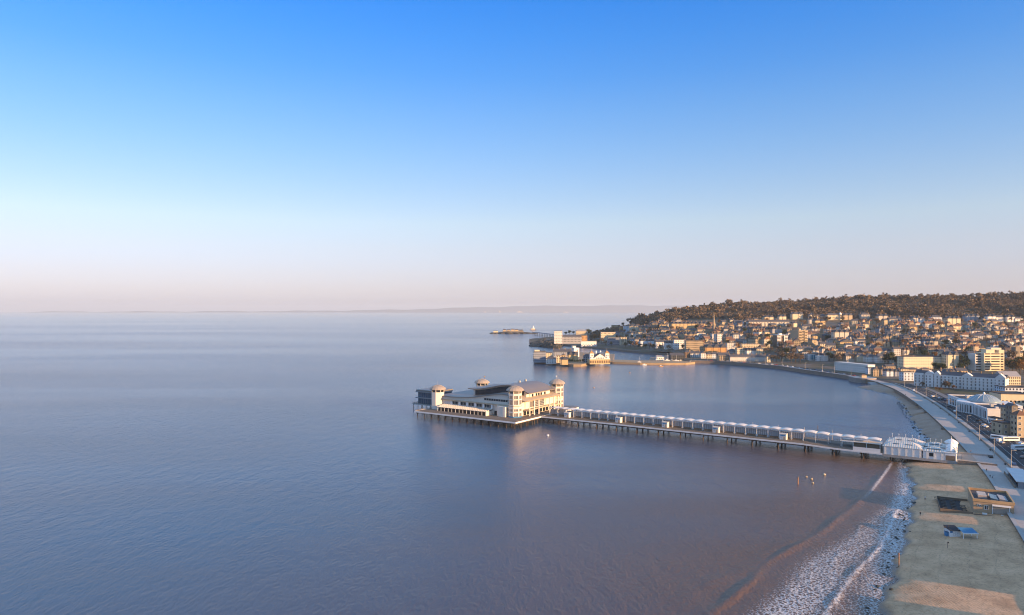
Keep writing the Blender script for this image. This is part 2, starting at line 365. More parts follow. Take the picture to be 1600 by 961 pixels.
for j in range(len(ys) - 1):
    for k in range(NX - 1):
        a = j * NX + k; fs.append((a, a + 1, a + NX + 1, a + NX))
me = bpy.data.meshes.new('beach'); me.from_pydata(vs, [], fs); me.materials.append(sand_material()); smooth(me)
me.attributes.new('wet', 'FLOAT', 'POINT').data.foreach_set('value', wet)
me.attributes.new('shore', 'FLOAT', 'POINT').data.foreach_set('value', shore)
struct(link('beach', me))

# breaking waves: two lines of surf, measured on the water
crest1 = catmull([at(a, b) for a, b in [(1394, 720), (1385, 735), (1368, 758), (1345, 784), (1310, 812), (1283, 834), (1250, 852), (1225, 866), (1195, 885), (1180, 905), (1150, 932), (1112, 961), (1080, 985), (1040, 1020)]], 1.5)
crest2 = catmull([at(a, b) for a, b in [(1415, 760), (1405, 790), (1393, 815), (1385, 838), (1370, 862), (1345, 885), (1325, 908), (1308, 935), (1290, 961), (1275, 985), (1250, 1030)]], 1.5)
crest3 = catmull([at(a, b) for a, b in [(1345, 818), (1343, 832), (1337, 843)]], 1.0)
crest4 = catmull([at(a, b) for a, b in [(1315, 862), (1308, 872), (1302, 880)]], 1.0)
crest0 = catmull([at(a, b) for a, b in [(1262, 832), (1235, 848), (1205, 862), (1185, 880), (1160, 895), (1120, 905), (1060, 945)]], 1.5)
def axis(lo, hi, step, far):
    a = list(np.arange(lo, hi, step)); g = step; x = lo; pre = []
    while x > -far: g *= 1.35; x -= g; pre.append(x)
    g = step; x = a[-1]; post = []
    while x < far: g *= 1.35; x += g; post.append(x)
    return np.array(pre[::-1] + a + post)
gx = axis(0, 330, 0.9, 31000); gy = axis(150, 560, 0.9, 31000); gy = gy[gy > -4000]
GX, GY = np.meshgrid(gx, gy)
def crest_field(C, width_sea, width_land, grow):
    """height and foam along one crest: steep on the land side"""
    P = np.array([(p.x, p.y) for p in C]); out = np.zeros_like(GX); d_out = np.full_like(GX, 1e9)
    sel = np.where((GX.ravel() > P[:, 0].min() - 12) & (GX.ravel() < P[:, 0].max() + 12) & (GY.ravel() > P[:, 1].min() - 12) & (GY.ravel() < P[:, 1].max() + 12))[0]
    X, Y = GX.ravel()[sel], GY.ravel()[sel]
    best = np.full(len(sel), 1e9); side = np.zeros(len(sel)); tt = np.zeros(len(sel))
    T = np.gradient(P, axis=0); T /= np.linalg.norm(T, axis=1)[:, None]
    for i in range(0, len(P)):
        dx = X - P[i, 0]; dy = Y - P[i, 1]; d = np.hypot(dx, dy); b = d < best
        best[b] = d[b]; side[b] = (dx * T[i, 1] - dy * T[i, 0])[b]; tt[b] = i / len(P)
    # travelling towards the camera along the crest the land lies on the left
    s = np.where(side < 0, best / width_land, best / width_sea)
    amp = grow(tt)
    ends = np.clip(np.minimum(tt, 1 - tt) * 8, 0, 1)
    h = np.exp(-s * s) * amp * ends
    o = out.ravel(); o[sel] = h
    dd = d_out.ravel(); dd[sel] = np.where(side < 0, -best, best)
    tf = np.zeros(GX.size); tf[sel] = tt
    return o.reshape(GX.shape), dd.reshape(GX.shape), tf.reshape(GX.shape)
h1, d1, t1 = crest_field(crest1, 2.2, 1.0, lambda t: 0.5 + 0.15 * np.sin(t * 40))
h2, d2, t2 = crest_field(crest2, 1.5, 0.8, lambda t: 0.38 + 0.15 * np.sin(t * 50))
h3, d3, t3 = crest_field(crest3, 1.0, 0.6, lambda t: 0.25 + 0 * t)
h4, d4, t4 = crest_field(crest4, 1.0, 0.6, lambda t: 0.25 + 0 * t)
h0, d0, t0 = crest_field(crest0, 3.2, 2.2, lambda t: 0.2 + 0 * t)
XW = np.interp(GY, _wly, _wlx) - GX                                  # metres to the water's edge
near = np.clip(1 - XW / 160, 0, 1) * (GX > 0) * (GX < 330) * (GY > 150) * (GY < 560)
swell = 0.10 * np.sin(GX * .33 + GY * .21 + 1.7 * np.sin(GY * .05)) * near
DZ = np.maximum.reduce([h1, h2, h3, h4, h0]) + swell * 0.5
dense = (GX >= 0) & (GX <= 329) & (GY >= 150) & (GY <= 559)
X1 = np.interp(GY, np.array([p.y for p in crest1])[::-1], np.array([p.x for p in crest1])[::-1])   # x of crest 1 on each row
off1 = GX - X1                                                       # metres landward of crest 1
foam = np.zeros_like(GX)
inn = dense & (GY < 402)
foam += inn * np.clip((off1 - 5) / 10, 0, 1) * np.clip((46 - off1) / 22, 0, 1) * (0.55 + 0.45 * np.clip((330 - GY) / 140, 0, 1))
foam += inn * np.clip(1 - np.abs(XW - 3) / 9, 0, 1) * 0.75 * (off1 > 4)     # lace at the edge
foam += dense * (GY >= 395) * (GY < 640) * np.clip(1 - XW / 26, 0, 1) * 1.0 * np.clip((560 - GY) / 80, 0, 1)
crest_f = 0 * h1 + np.clip(1 - np.abs(d2 + .2 + .25 * np.sin(t2 * 90)) / .8, 0, 1) * 1.2 * np.clip(np.minimum(t2, 1 - t2) * 14, 0, 1) * (np.abs(d2) < 50) + np.clip(1 - np.abs(d1 + .3) / 1.0, 0, 1) * 1.1 * np.clip((0.36 - t1) * 8, 0, 1) * np.clip(t1 * 20, 0, 1) + (h3 + h4 > 0.16) * 0.35
foam = np.clip(foam, 0, 1); crest_f = np.clip(crest_f, 0, 1)
silt = np.clip(1.1 - np.clip(XW, 0, 1e9) / 270, 0, 1) ** 1.3 * (GX > -160) * (GX < 400) * np.clip((470 - GY) / 90, 0, 1)

calm = np.clip((GX + 170) / 160, 0, 1) * np.clip((GY - 290) / 120, 0, 1) * np.clip((1350 - GY) / 200, 0, 1) * (GX < 900)
def sea_material():
    m = bpy.data.materials.new('sea_water'); m.use_nodes = True; nt = m.node_tree; b = nt.nodes['Principled BSDF']
    N, Lk = nt.nodes.new, nt.links.new
    g = N('ShaderNodeNewGeometry')
    b.inputs['Roughness'].default_value = 0.12; b.inputs['IOR'].default_value = 1.33; b.inputs['Specular IOR Level'].default_value = 0.5
    def noise(scale, detail, sx=1.0, sy=1.0, rot=0.0, rough=0.55):
        mp = N('ShaderNodeMapping'); mp.inputs['Scale'].default_value = (sx, sy, 1); mp.inputs['Rotation'].default_value = (0, 0, rot)
        t = N('ShaderNodeTexNoise'); t.inputs['Scale'].default_value = scale; t.inputs['Detail'].default_value = detail; t.inputs['Roughness'].default_value = rough
        Lk(g.outputs['Position'], mp.inputs['Vector']); Lk(mp.outputs[0], t.inputs['Vector']); return t
    w1 = noise(0.85, 6, 1.0, 0.5, R(-28), .62); w2 = noise(0.2, 5, 1.0, 0.4, R(-20), .6); w3 = noise(0.004, 4, 0.35, 1.0, R(8), 0.6)
    patches = noise(0.0016, 6, 0.22, 1.0, R(4), 0.62)
    # wind patches: the ripples are rougher in some streaks, glassy in others
    pr = N('ShaderNodeMapRange'); pr.inputs['From Min'].default_value = 0.40; pr.inputs['From Max'].default_value = 0.58
    pr.inputs['To Min'].default_value = 0.38; pr.inputs['To Max'].default_value = 1.15
    Lk(patches.outputs['Fac'], pr.inputs['Value'])
    b1 = N('ShaderNodeBump'); b1.inputs['Distance'].default_value = 0.9; b2 = N('ShaderNodeBump'); b2.inputs['Distance'].default_value = 1.2
    b2.inputs['Strength'].default_value = 0.55
    s1 = N('ShaderNodeMath'); s1.operation = 'MULTIPLY'; s1.inputs[1].default_value = 1.0; Lk(pr.outputs[0], s1.inputs[0])
    ka = N('ShaderNodeAttribute'); ka.attribute_name = 'calm'
    km = N('ShaderNodeMapRange'); km.inputs['To Min'].default_value = 1.0; km.inputs['To Max'].default_value = 0.4; Lk(ka.outputs['Fac'], km.inputs['Value'])
    k1 = N('ShaderNodeMath'); k1.operation = 'MULTIPLY'; Lk(s1.outputs[0], k1.inputs[0]); Lk(km.outputs[0], k1.inputs[1]); Lk(k1.outputs[0], b1.inputs['Strength'])
    k2 = N('ShaderNodeMath'); k2.operation = 'MULTIPLY'; k2.inputs[1].default_value = 0.55; Lk(km.outputs[0], k2.inputs[0]); Lk(k2.outputs[0], b2.inputs['Strength'])
    Lk(w1.outputs['Fac'], b1.inputs['Height']); Lk(w2.outputs['Fac'], b2.inputs['Height']); Lk(b2.outputs[0], b1.inputs['Normal'])
    Lk(b1.outputs[0], b.inputs['Normal'])
    att = N('ShaderNodeAttribute'); att.attribute_name = 'silt'
    sn = N('ShaderNodeMath'); sn.operation = 'MULTIPLY_ADD'; sn.inputs[1].default_value = 1.6; sn.use_clamp = True
    sm = N('ShaderNodeMath'); sm.operation = 'SUBTRACT'; sm.inputs[1].default_value = 0.45; Lk(w3.outputs['Fac'], sm.inputs[0])
    Lk(sm.outputs[0], sn.inputs[0]); Lk(att.outputs['Fac'], sn.inputs[2])
    cm = N('ShaderNodeMix'); cm.data_type = 'RGBA'; cm.inputs['A'].default_value = (.034, .090, .160, 1); cm.inputs['B'].default_value = (.125, .072, .042, 1)
    Lk(sn.outputs[0], cm.inputs['Factor'])
    # foam
    fa = N('ShaderNodeAttribute'); fa.attribute_name = 'foam'; ca = N('ShaderNodeAttribute'); ca.attribute_name = 'crest'
    fn = noise(1.7, 6, 1, 1, 0, 0.68); vo = N('ShaderNodeTexVoronoi'); vo.feature = 'DISTANCE_TO_EDGE'; vo.inputs['Scale'].default_value = 0.8
    mv = N('ShaderNodeMapping'); Lk(g.outputs['Position'], mv.inputs['Vector'])
    wv = N('ShaderNodeMix'); wv.data_type = 'VECTOR'; wv.inputs['Factor'].default_value = 0.25
    Lk(mv.outputs[0], wv.inputs['A']); Lk(fn.outputs['Color'], wv.inputs['B']); 
    av = N('ShaderNodeVectorMath'); av.operation = 'MULTIPLY_ADD'; av.inputs[1].default_value = (1.8, 1.8, 0)
    Lk(fn.outputs['Color'], av.inputs[0]); Lk(g.outputs['Position'], av.inputs[2]); Lk(av.outputs[0], vo.inputs['Vector'])
    vr = N('ShaderNodeMapRange'); vr.inputs['From Min'].default_value = 0.0; vr.inputs['From Max'].default_value = 0.30; vr.inputs['To Min'].default_value = 0.42; vr.inputs['To Max'].default_value = 0.0
    Lk(vo.outputs['Distance'], vr.inputs['Value'])
    f1 = N('ShaderNodeMath'); f1.operation = 'ADD'; Lk(fn.outputs['Fac'], f1.inputs[0]); Lk(vr.outputs[0], f1.inputs[1])
    th = N('ShaderNodeMath'); th.operation = 'MULTIPLY_ADD'; th.inputs[1].default_value = -0.36; th.inputs[2].default_value = 1.06; Lk(fa.outputs['Fac'], th.inputs[0])
    df = N('ShaderNodeMath'); df.operation = 'SUBTRACT'; Lk(f1.outputs[0], df.inputs[0]); Lk(th.outputs[0], df.inputs[1])
    fm = N('ShaderNodeMapRange'); fm.inputs['From Min'].default_value = -0.10; fm.inputs['From Max'].default_value = 0.26; fm.interpolation_type = 'SMOOTHSTEP'; Lk(df.outputs[0], fm.inputs['Value'])
    gate = N('ShaderNodeMath'); gate.operation = 'GREATER_THAN'; gate.inputs[1].default_value = 0.02; Lk(fa.outputs['Fac'], gate.inputs[0])
    fg = N('ShaderNodeMath'); fg.operation = 'MULTIPLY'; Lk(fm.outputs[0], fg.inputs[0]); Lk(gate.outputs[0], fg.inputs[1])
    cf = N('ShaderNodeMath'); cf.operation = 'MULTIPLY_ADD'; cf.use_clamp = True; cf.inputs[1].default_value = 1.0
    cb_ = N('ShaderNodeMapRange'); cb_.inputs['From Min'].default_value = 0.34; cb_.inputs['From Max'].default_value = 0.56; cb_.inputs['To Min'].default_value = 0.15; Lk(fn.outputs['Fac'], cb_.inputs['Value'])
    cc_ = N('ShaderNodeMath'); cc_.operation = 'MULTIPLY'; Lk(ca.outputs['Fac'], cc_.inputs[0]); Lk(cb_.outputs[0], cc_.inputs[1]); Lk(cc_.outputs[0], cf.inputs[0]); Lk(fg.outputs[0], cf.inputs[2])
    mx = N('ShaderNodeMix'); mx.data_type = 'RGBA'; mx.inputs['B'].default_value = (.60, .60, .60, 1)
    Lk(cf.outputs[0], mx.inputs['Factor']); Lk(cm.outputs['Result'], mx.inputs['A']); Lk(mx.outputs['Result'], b.inputs['Base Color'])
    rr = N('ShaderNodeMapRange'); rr.inputs['To Min'].default_value = 0.12; rr.inputs['To Max'].default_value = 0.8; Lk(cf.outputs[0], rr.inputs['Value']); Lk(rr.outputs[0], b.inputs['Roughness'])
    return m
ny, nx = GX.shape
V = np.stack([GX, GY, DZ], -1).reshape(-1, 3)
idx = np.arange(nx * ny).reshape(ny, nx)
Q = np.stack([idx[:-1, :-1], idx[:-1, 1:], idx[1:, 1:], idx[1:, :-1]], -1).reshape(-1, 4)
def np_mesh(name, V, Q, m):
    me = bpy.data.meshes.new(name); k = Q.shape[1]
    me.vertices.add(len(V)); me.vertices.foreach_set('co', np.ascontiguousarray(V, dtype=np.float32).ravel())
    me.loops.add(Q.size); me.loops.foreach_set('vertex_index', np.ascontiguousarray(Q, dtype=np.int32).ravel())
    me.polygons.add(len(Q)); me.polygons.foreach_set('loop_start', np.arange(0, Q.size, k, dtype=np.int32))
    me.update(calc_edges=True); me.materials.append(m); return me
me = np_mesh('sea', V, Q, sea_material()); smooth(me)
for nm, arr in (('foam', foam), ('crest', crest_f), ('silt', silt), ('calm', calm)):
    me.attributes.new(nm, 'FLOAT', 'POINT').data.foreach_set('value', np.ascontiguousarray(arr, dtype=np.float32).ravel())
struct(link('sea', me))
# ------------------------------------------------------------------ the pier
PO = at(805.6, 660, 5.0); PO.z = 0.0
PT = Vector((0.823, -0.568, 0)); PB = Vector((0.568, 0.823, 0)); PROT = math.atan2(PT.y, PT.x)
def pier_pt(x, y, z=0): return PO + PT * x + PB * y + Vector((0, 0, z))
DK = 5.0
M_deck = mat('pier_deck_planks', (.20, .165, .13), 0.85, var=0.25, fine=2.5)
M_pav = mat('pavilion_white_cladding', (.77, .70, .60), 0.6, var=0.1, scale=.5)
M_band = mat('pavilion_tan_band', (.50, .40, .28), 0.6, var=0.1)
M_canopy = mat('canopy_white', (.76, .69, .60), 0.45, var=0.06)

pile_me = MB().frustum(7, 0.32, 0.30, -3.0, 4.4).mesh('pile', M_pile)
thinpile_me = MB().frustum(6, 0.24, 0.22, -3.0, 4.4).mesh('pile', M_pile)
def railing(pts, z, h=1.1, step=2.0, closed=False):
    mb = MB()
    for a, b in zip(pts[:-1], pts[1:]):
        a = Vector((*a, z)); b = Vector((*b, z)); L = (b - a).length; n = max(1, int(L / step))
        for k in range(n + 1):
            p = a + (b - a) * (k / n); mb.box(p.x - .05, p.x + .05, p.y - .05, p.y + .05, z, z + h)
        for zz in (0.35, 0.7, h):
            mb.tube(a + Vector((0, 0, zz)), b + Vector((0, 0, zz)), 0.045, 4)
    return mb

pav = thing('pier_pavilion', 'large cream pavilion with four domed towers and wave roof on the pier head', 'pavilion', (PO.x, PO.y, 0), PROT)
MB().box(-97, 0, 0, 92, 4.25, DK).build('deck', M_deck, pav)
mb = MB()
mb.box(-97.3, 0.3, -0.3, 0, 4.05, 5.12); mb.box(0, 0.3, 0, 92, 4.05, 5.12); mb.box(-97.3, -97, 0, 92, 4.05, 5.12)
mb.build('deck_edge', M_white, pav)
mb = railing([(-96.8, 60), (-96.8, .2), (-.2, .2), (-.2, 33)], DK); mb.build('railing', M_wood, pav)
railing([(-.2, 58.5), (-.2, 91.8), (-96, 91.8)], DK).build('railing', M_wood, pav)
for x in np.arange(-95, 0, 7.2):
    for y in (1.0, 9.0, 18.0, 27.0): link('pile', pile_me, pav, (float(x), y, 0))
for y in np.arange(8, 92, 7.5):
    link('pile', pile_me, pav, (-0.8, float(y), 0))
    link('pile', pile_me, pav, (-9, float(y), 0))
mb = MB()
for y in (1.0, 9.0, 18.0, 27.0, 40, 55, 70, 85): mb.box(-96.5, -0.4, y - .25, y + .25, 3.5, 4.24)
for x in np.arange(-95, 0, 7.2): mb.box(x - .2, x + .2, 0.3, 91, 3.0, 3.49)
mb.build('under_beams', M_pile, pav)
# lower storeys
XL, XR, YN, YF_ = -90.0, -16.0, 21.0, 80.5
MB().box(XL, XR, YN, YF_, DK, 13.0).build('lower_wall', M_pav, pav)
MB().box(XL - 1, XR + 1.0, YN - 1.4, YN, 12.6, 13.35).build('eave_band', M_band, pav)
zl_x = [-92, -84, -75, -66, -58, -50, -43, -36, -30, -25, -20, -17]; zl_z = [15.3, 15.3, 15.4, 15.7, 16.3, 17.3, 18.6, 19.9, 20.7, 20.9, 20.5, 20.0]
def zl(x): return float(np.interp(x, zl_x, zl_z))
xs = np.linspace(-90, -19, 40)
pr = [(x, zl(x)) for x in xs]
MB().extr_y([(xs[0], 13.0)] + [(xs[-1], 13.0)] + pr[::-1], YN + .25, YF_ - .25).build('upper_wall', M_pav, pav)
xs = np.linspace(-92, -18.5, 44)
MB().extr_y([(x, zl(x) + .02) for x in xs] + [(x, zl(x) + .55) for x in xs[::-1]], YN - .9, YF_ + .9).build('wave_roof', M_tanroof, pav)
# thin window strip high on the side wall
wst = MB(); wst.box(-44, -21.5, YN + .12, YN + .3, 15.4, 17.0).build('window_strip', M_glass, pav)
for k in range(11): MB().box(-44 + k * 2.25 - .1, -44 + k * 2.25 + .1, YN + .02, YN + .12, 15.4, 17.0).build('mullion', M_pav, pav)
# main wave roof over a clerestory
zu_x = [-70, -63, -55, -45, -37, -30, -23, -16, -11]; zu_z = [21.0, 21.0, 21.9, 24.0, 25.6, 26.2, 25.3, 23.0, 20.5]
def zu(x):
    k = np.interp(x, zu_x, zu_z); e = 2.0
    return float((k + np.interp(x - e, zu_x, zu_z) + np.interp(x + e, zu_x, zu_z)) / 3)
xs = np.linspace(-70, -11, 48)
me = MB().extr_y([(x, zu(x)) for x in xs] + [(x, zu(x) + .75) for x in xs[::-1]], 34, 72.5).mesh('main_roof', M_tanroof)
link('main_roof', me, pav)
xs = np.linspace(-66, -14.5, 40)
MB().extr_y([(xs[0], 14.5), (xs[-1], 14.5)] + [(x, zu(x) - .02) for x in xs[::-1]], 36.0, 70.5).build('clerestory_wall', M_pav, pav)
mb = MB(); xs = np.linspace(-64, -30, 24)
mb.extr_y([(x, zl(x) + .7) for x in xs] + [(x, max(zl(x) + .75, zu(x) - .6)) for x in xs[::-1]], 35.85, 36.0); mb.build('clerestory_window', M_glass, pav)
xs = np.linspace(-25, -16.5, 10)
MB().extr_y([(x, zl(x) * 0 + 19.2) for x in xs] + [(x, zu(x) - .7) for x in xs[::-1]], 35.85, 36.0).build('clerestory_window', M_glass, pav)
for i in range(4):
    MB().lathe([(1.0, 26.9 - i * .3), (1.0, 28.0 - i * .3), (.5, 28.6 - i * .3)], 8, -35 - 5 * i * 0, 66 - 9 * i).build('roof_vent', M_metal, pav) if i < 2 else None
# towers
def tower(x, y, top, face_glazed):
    rt = link('tower', None, pav, (x, y, 0)); z1 = top - 6.2
    ph = math.pi / 8
    MB().frustum(8, 5.3, 5.3, DK, z1 + .6, ph=ph).build('drum', M_pav, rt)
    g = MB().frustum(8, 5.05, 5.05, z1 + .6, z1 + 2.6, ph=ph).build('lantern_glass', M_glass if not face_glazed else mat('lamp_room_glass', (.16, .15, .13), .12, spec=.6), rt)
    for k in range(8):
        a = ph + k * math.pi / 4; MB().box(-.22, .22, -.22, .22, z1 + .6, z1 + 2.6).build('lantern_post', M_pav, rt).location = (5.1 * math.cos(a), 5.1 * math.sin(a), 0)
    d = MB(); P = [(6.7, z1 + 2.6), (6.8, z1 + 2.9), (6.1, z1 + 3.7), (4.9, z1 + 4.7), (3.2, z1 + 5.5), (1.4, z1 + 6.0), (.3, z1 + 6.2)]
    d.lathe(P, 16, ph=ph); dome = d.build('dome', mat('dome_sheet', (.36, .30, .24), 0.5, var=0.12), rt)
    rb = MB()
    for k in range(16):
        a = ph + k * math.pi / 8
        for (r0, z0_), (r1, z1_) in zip(P[1:-1], P[2:]):
            rb.tube((r0 * math.cos(a), r0 * math.sin(a), z0_ + .03), (r1 * math.cos(a), r1 * math.sin(a), z1_ + .03), .09, 3)
    rb.build('dome_ribs', mat('dome_rib', (.46, .39, .31), .5), rt)
    MB().tube((0, 0, z1 + 6.1), (0, 0, z1 + 9.4), .11, 5).build('finial', M_metal, rt)
    return rt, z1
tF, zF = tower(-14.8, 20.8, 28.4, True); tR, zR = tower(-13.8, 80.6, 28.4, True); tL, zL = tower(-91.0, 20.8, 24.3, False); tB, zB = tower(-91.0, 80.6, 24.3, False)
for rt, z1 in ((tF, zF), (tR, zR)):
    for k in range(8):
        a = math.pi / 4 * k
        if math.cos(a) > 0.5 or math.sin(a) < -0.5:
            nx_, ny_ = math.cos(a), math.sin(a); r = 5.3 * math.cos(math.pi / 8)
            for (z0_, z2_) in ((DK + .5, DK + 3.4), (DK + 4.6, DK + 6.4), (14.6, 18.0), (18.8, 21.3)):
                o = MB().box(-1.5, 1.5, -.06, .06, z0_, z2_).build('window', mat('warm_pane', (.13, .125, .12), .12, spec=.6), rt)
                o.location = (nx_ * (r + .05), ny_ * (r + .05), 0); o.rotation_euler = (0, 0, a + math.pi / 2)
                for q in (-1.5, -.5, .5, 1.5):
                    c = MB().box(q - .06, q + .06, -.10, .10, z0_, z2_).build('mullion', M_pav, o)
    MB().frustum(8, 5.55, 5.55, 13.2, 13.8, ph=math.pi / 8).build('string_course', M_band, rt)
    MB().frustum(8, 5.5, 5.5, DK, DK + .9, ph=math.pi / 8).build('blue_plinth', M_blue, rt)
# landward front
FX = -12.0
MB().box(-16.0, FX, 26, 75.5, DK, 16.2).build('front_wall', M_pav, pav)
mb = MB(); mb.extr_y([(-18.5, 18.4), (-8.2, 16.0), (-8.2, 16.6), (-18.5, 19.0)], 25, 76.5); mb.build('front_roof', M_band, pav)
MB().box(-8.6, -8.2, 25, 76.5, 15.8, 16.75).build('front_fascia', mat('fascia_tan', (.58, .46, .31), .6), pav)
MB().box(-14.4, -14.0, 40, 69, 17.2, 20.6).build('upper_front_wall', M_pav, pav)
for y in (44, 49.5, 53, 56.5, 62):
    MB().box(-13.98, -13.86, y - 1.2, y + 1.2, 18.0, 20.0).build('window', M_glass, pav)
MB().box(FX, FX + .12, 44.5, 57.5, 10.2, 15.4).build('curtain_glass', M_glass, pav)
for y in np.arange(44.5, 57.6, 1.3): MB().box(FX + .1, FX + .24, float(y) - .07, float(y) + .07, 10.2, 15.4).build('mullion', M_white, pav)
for z in (11.4, 12.7, 14.0): MB().box(FX + .1, FX + .22, 44.5, 57.5, z - .06, z + .06).build('transom', M_white, pav)
for y in (38.5, 41.5): MB().box(FX, FX + .12, y - 1.0, y + 1.0, 10.4, 15.2).build('tall_window', M_glass, pav)
# balcony band, concave towards the pier
mb = MB(); n = 16; inn_, out_ = [], []
for k in range(n + 1):
    y = 27 + 48 * k / n; t = (k / n - .5) * 2
    out_.append((FX + 3.2 + 2.6 * t * t, y)); inn_.append((FX + .01, y))
mb.prism(inn_[::-1] + out_, 8.9, 9.9) if False else None
for k in range(n):
    mb.prism([inn_[k], out_[k], out_[k + 1], inn_[k + 1]], 8.95, 9.9)
mb.build('balcony_band', M_band, pav)
for y in (30, 36.5, 43, 59, 65.5, 72): MB().frustum(8, .5, .5, DK, 16.0, FX + 4.4, y).build('column', M_pav, pav)
for k, y in enumerate(np.arange(28, 74, 4.6)):
    MB().box(FX, FX + .15, float(y), float(y) + 3.6, DK + .2, DK + 3.2).build('shopfront', M_glass, pav)
    MB().box(FX, FX + .3, float(y), float(y) + 3.6, DK + 3.2, DK + 3.8).build('shop_fascia', M_blue if k in (1, 2, 3) else M_pav, pav)
# side front: pilasters, windows, lean-to with white ribs, curved bay
for k in range(6):
    x = -76 + k * 8.0
    MB().box(x - .8, x + .8, YN - 1.0, YN, DK, 12.6).build('pilaster', M_white, pav)
    if k < 5:
        MB().box(x + 1.0, x + 7.0, YN - .12, YN, 9.9, 12.2).build('window', M_glass, pav)
        for q in (2.5, 4.0, 5.5): MB().box(x + q - .07, x + q + .07, YN - .2, YN - .1, 9.9, 12.2).build('mullion', M_pav, pav)
MB().box(-88, -80, YN - .1, YN + .0, 7.5, 11.5).build('blank_panel', mat('panel_grey_white', (.6, .6, .6), .6), pav)
mb = MB(); mb.extr_x([(YN, 9.3), (11.5, 7.9), (11.5, 8.05), (YN, 9.5)], -83.5, -35); mb.build('lean_to_roof', mat('lean_to_sheet', (.36, .31, .25), .4), pav)
for k in range(26):
    x = -83.2 + k * 1.92
    MB().extr_x([(YN - .1, 9.52), (11.3, 8.07), (11.3, 8.3), (YN - .1, 9.8)], x - .11, x + .11).build('roof_rib', M_white, pav)
for k in range(14): MB().box(-83.4 + k * 3.7 - .12, -83.4 + k * 3.7 + .12, 11.5, 11.75, DK, 7.95).build('post', M_white, pav)
MB().box(-83, -35.5, 13.0, 13.2, DK, 7.7).build('lean_to_glass', M_glass, pav)
MB().extr_y([(-35.4, DK), (-35, DK), (-35, 8.1), (-35.4, 8.1)], 11.6, 20.9).build('lean_to_gable', M_pav, pav)
mb = MB(); pts = [(-30.5, YN)]
for k in range(9):
    a = math.pi + math.pi / 2 * k / 8; pts.append((-21.5 + 9 * math.cos(a), YN + 6.5 * math.sin(a)))
pts += [(-19.5, YN - 6.5), (-19.5, YN)]
mb.prism(pts, DK, 12.55); mb.build('curved_bay', M_pav, pav)
MB().box(-34, -31, YN - .12, YN, DK, 8).build('side_door', M_glass, pav)
# seaward glass hall on its own piles
gh = pav
MB().box(-121, -96.5, 23, 50, 6.0, 6.7).build('hall_floor', M_conc, pav)
MB().box(-117, -97, 26, 46, 6.7, 17.2).build('hall_glass', M_glassblue, pav)
for z, w in ((11.3, 1.3), (16.3, 1.0)): MB().box(-119, -96.5, 24.6, 47, z, z + .75).build('hall_slab', M_metal, pav)
MB().box(-118.5, -96.6, 24.8, 47, 17.25, 18.3).build('hall_roof', M_tanroof, pav)
for x in np.arange(-117, -95, 2.0): MB().box(float(x) - .07, float(x) + .07, 25.85, 26, 6.7, 17.2).build('mullion', M_metal, pav)
for x in np.arange(-120.5, -96, 5.0):
    for y in (24, 34, 45): link('pile', thinpile_me, pav, (float(x), y, 0), None, (1, 1, 1.36))
railing([(-120.8, 49.5), (-120.8, 23.2), (-96, 23.2)], 6.7).build('railing', M_dark, pav)

# ---- walkway
wk = thing('pier_walkway', 'long planked pier walkway on iron legs with a scalloped white canopy', 'pier', (PO.x, PO.y, 0), PROT)
WY0, WY1, WX1 = 33.5, 58.5, 228.0
def dz(x): return float(np.interp(x, [0, 60, 185, 203, 230, 300], [5.0, 5.15, 5.0, 4.3, 4.1, 4.0]))
seg = [0.32, 30, 60, 90, 120, 150, 185, 194, 203, WX1]
mb = MB(); me_ = MB(); fr = MB()
for a, b in zip(seg[:-1], seg[1:]):
    mb.extr_y([(a, dz(a) - .7), (b, dz(b) - .7), (b, dz(b)), (a, dz(a))], WY0, WY1)
    me_.extr_y([(a, dz(a) - .75), (b, dz(b) - .75), (b, dz(b) + .14), (a, dz(a) + .14)], WY0 - .28, WY0)
    me_.extr_y([(a, dz(a) - .75), (b, dz(b) - .75), (b, dz(b) + .14), (a, dz(a) + .14)], WY1, WY1 + .28)
mb.build('deck', M_deck, wk); me_.build('deck_edge', M_white, wk)
for y in (WY0 + .15, WY1 - .15):
    rl = MB()
    for a, b in zip(seg[:-1], seg[1:]):
        n = max(1, int((b - a) / 2.2))
        for k in range(n): x = a + (b - a) * k / n; rl.box(x - .06, x + .06, y - .06, y + .06, dz(x), dz(x) + 1.15)
        for h in (.4, .8, 1.15): rl.tube((a, y, dz(a) + h), (b, y, dz(b) + h), .05, 4)
    rl.build('railing', M_wood, wk)
bm_ = MB()
for y in (WY0 + .6, WY0 + 6, 46, WY1 - 6, WY1 - .6): bm_.box(.4, 203, y - .2, y + .2, 3.55, 4.24)
bm_.build('under_beams', M_pile, wk)
xb = 14.0
while xb < 226:
    top = dz(xb) - .75
    for k, y in enumerate((WY0 + .6, WY0 + 5.4, WY0 + 10, WY0 + 15, WY0 + 19.6, WY1 - .6)):
        link('pile', pile_me, wk, (xb + (0 if k % 2 else 1.6), y, 0), None, (1, 1, top / 4.4))
    cb = MB(); cb.box(xb - .3, xb + .3, WY0 + .3, WY1 - .3, top - .9, top - .02); cb.tube((xb, WY0 + .6, top - .6), (xb, WY1 - .6, 0.6), .11, 4); cb.tube((xb, WY1 - .6, top - .6), (xb, WY0 + .6, 0.6), .11, 4)
    cb.build('cross_beam', M_pile, wk)
    xb += 15.6
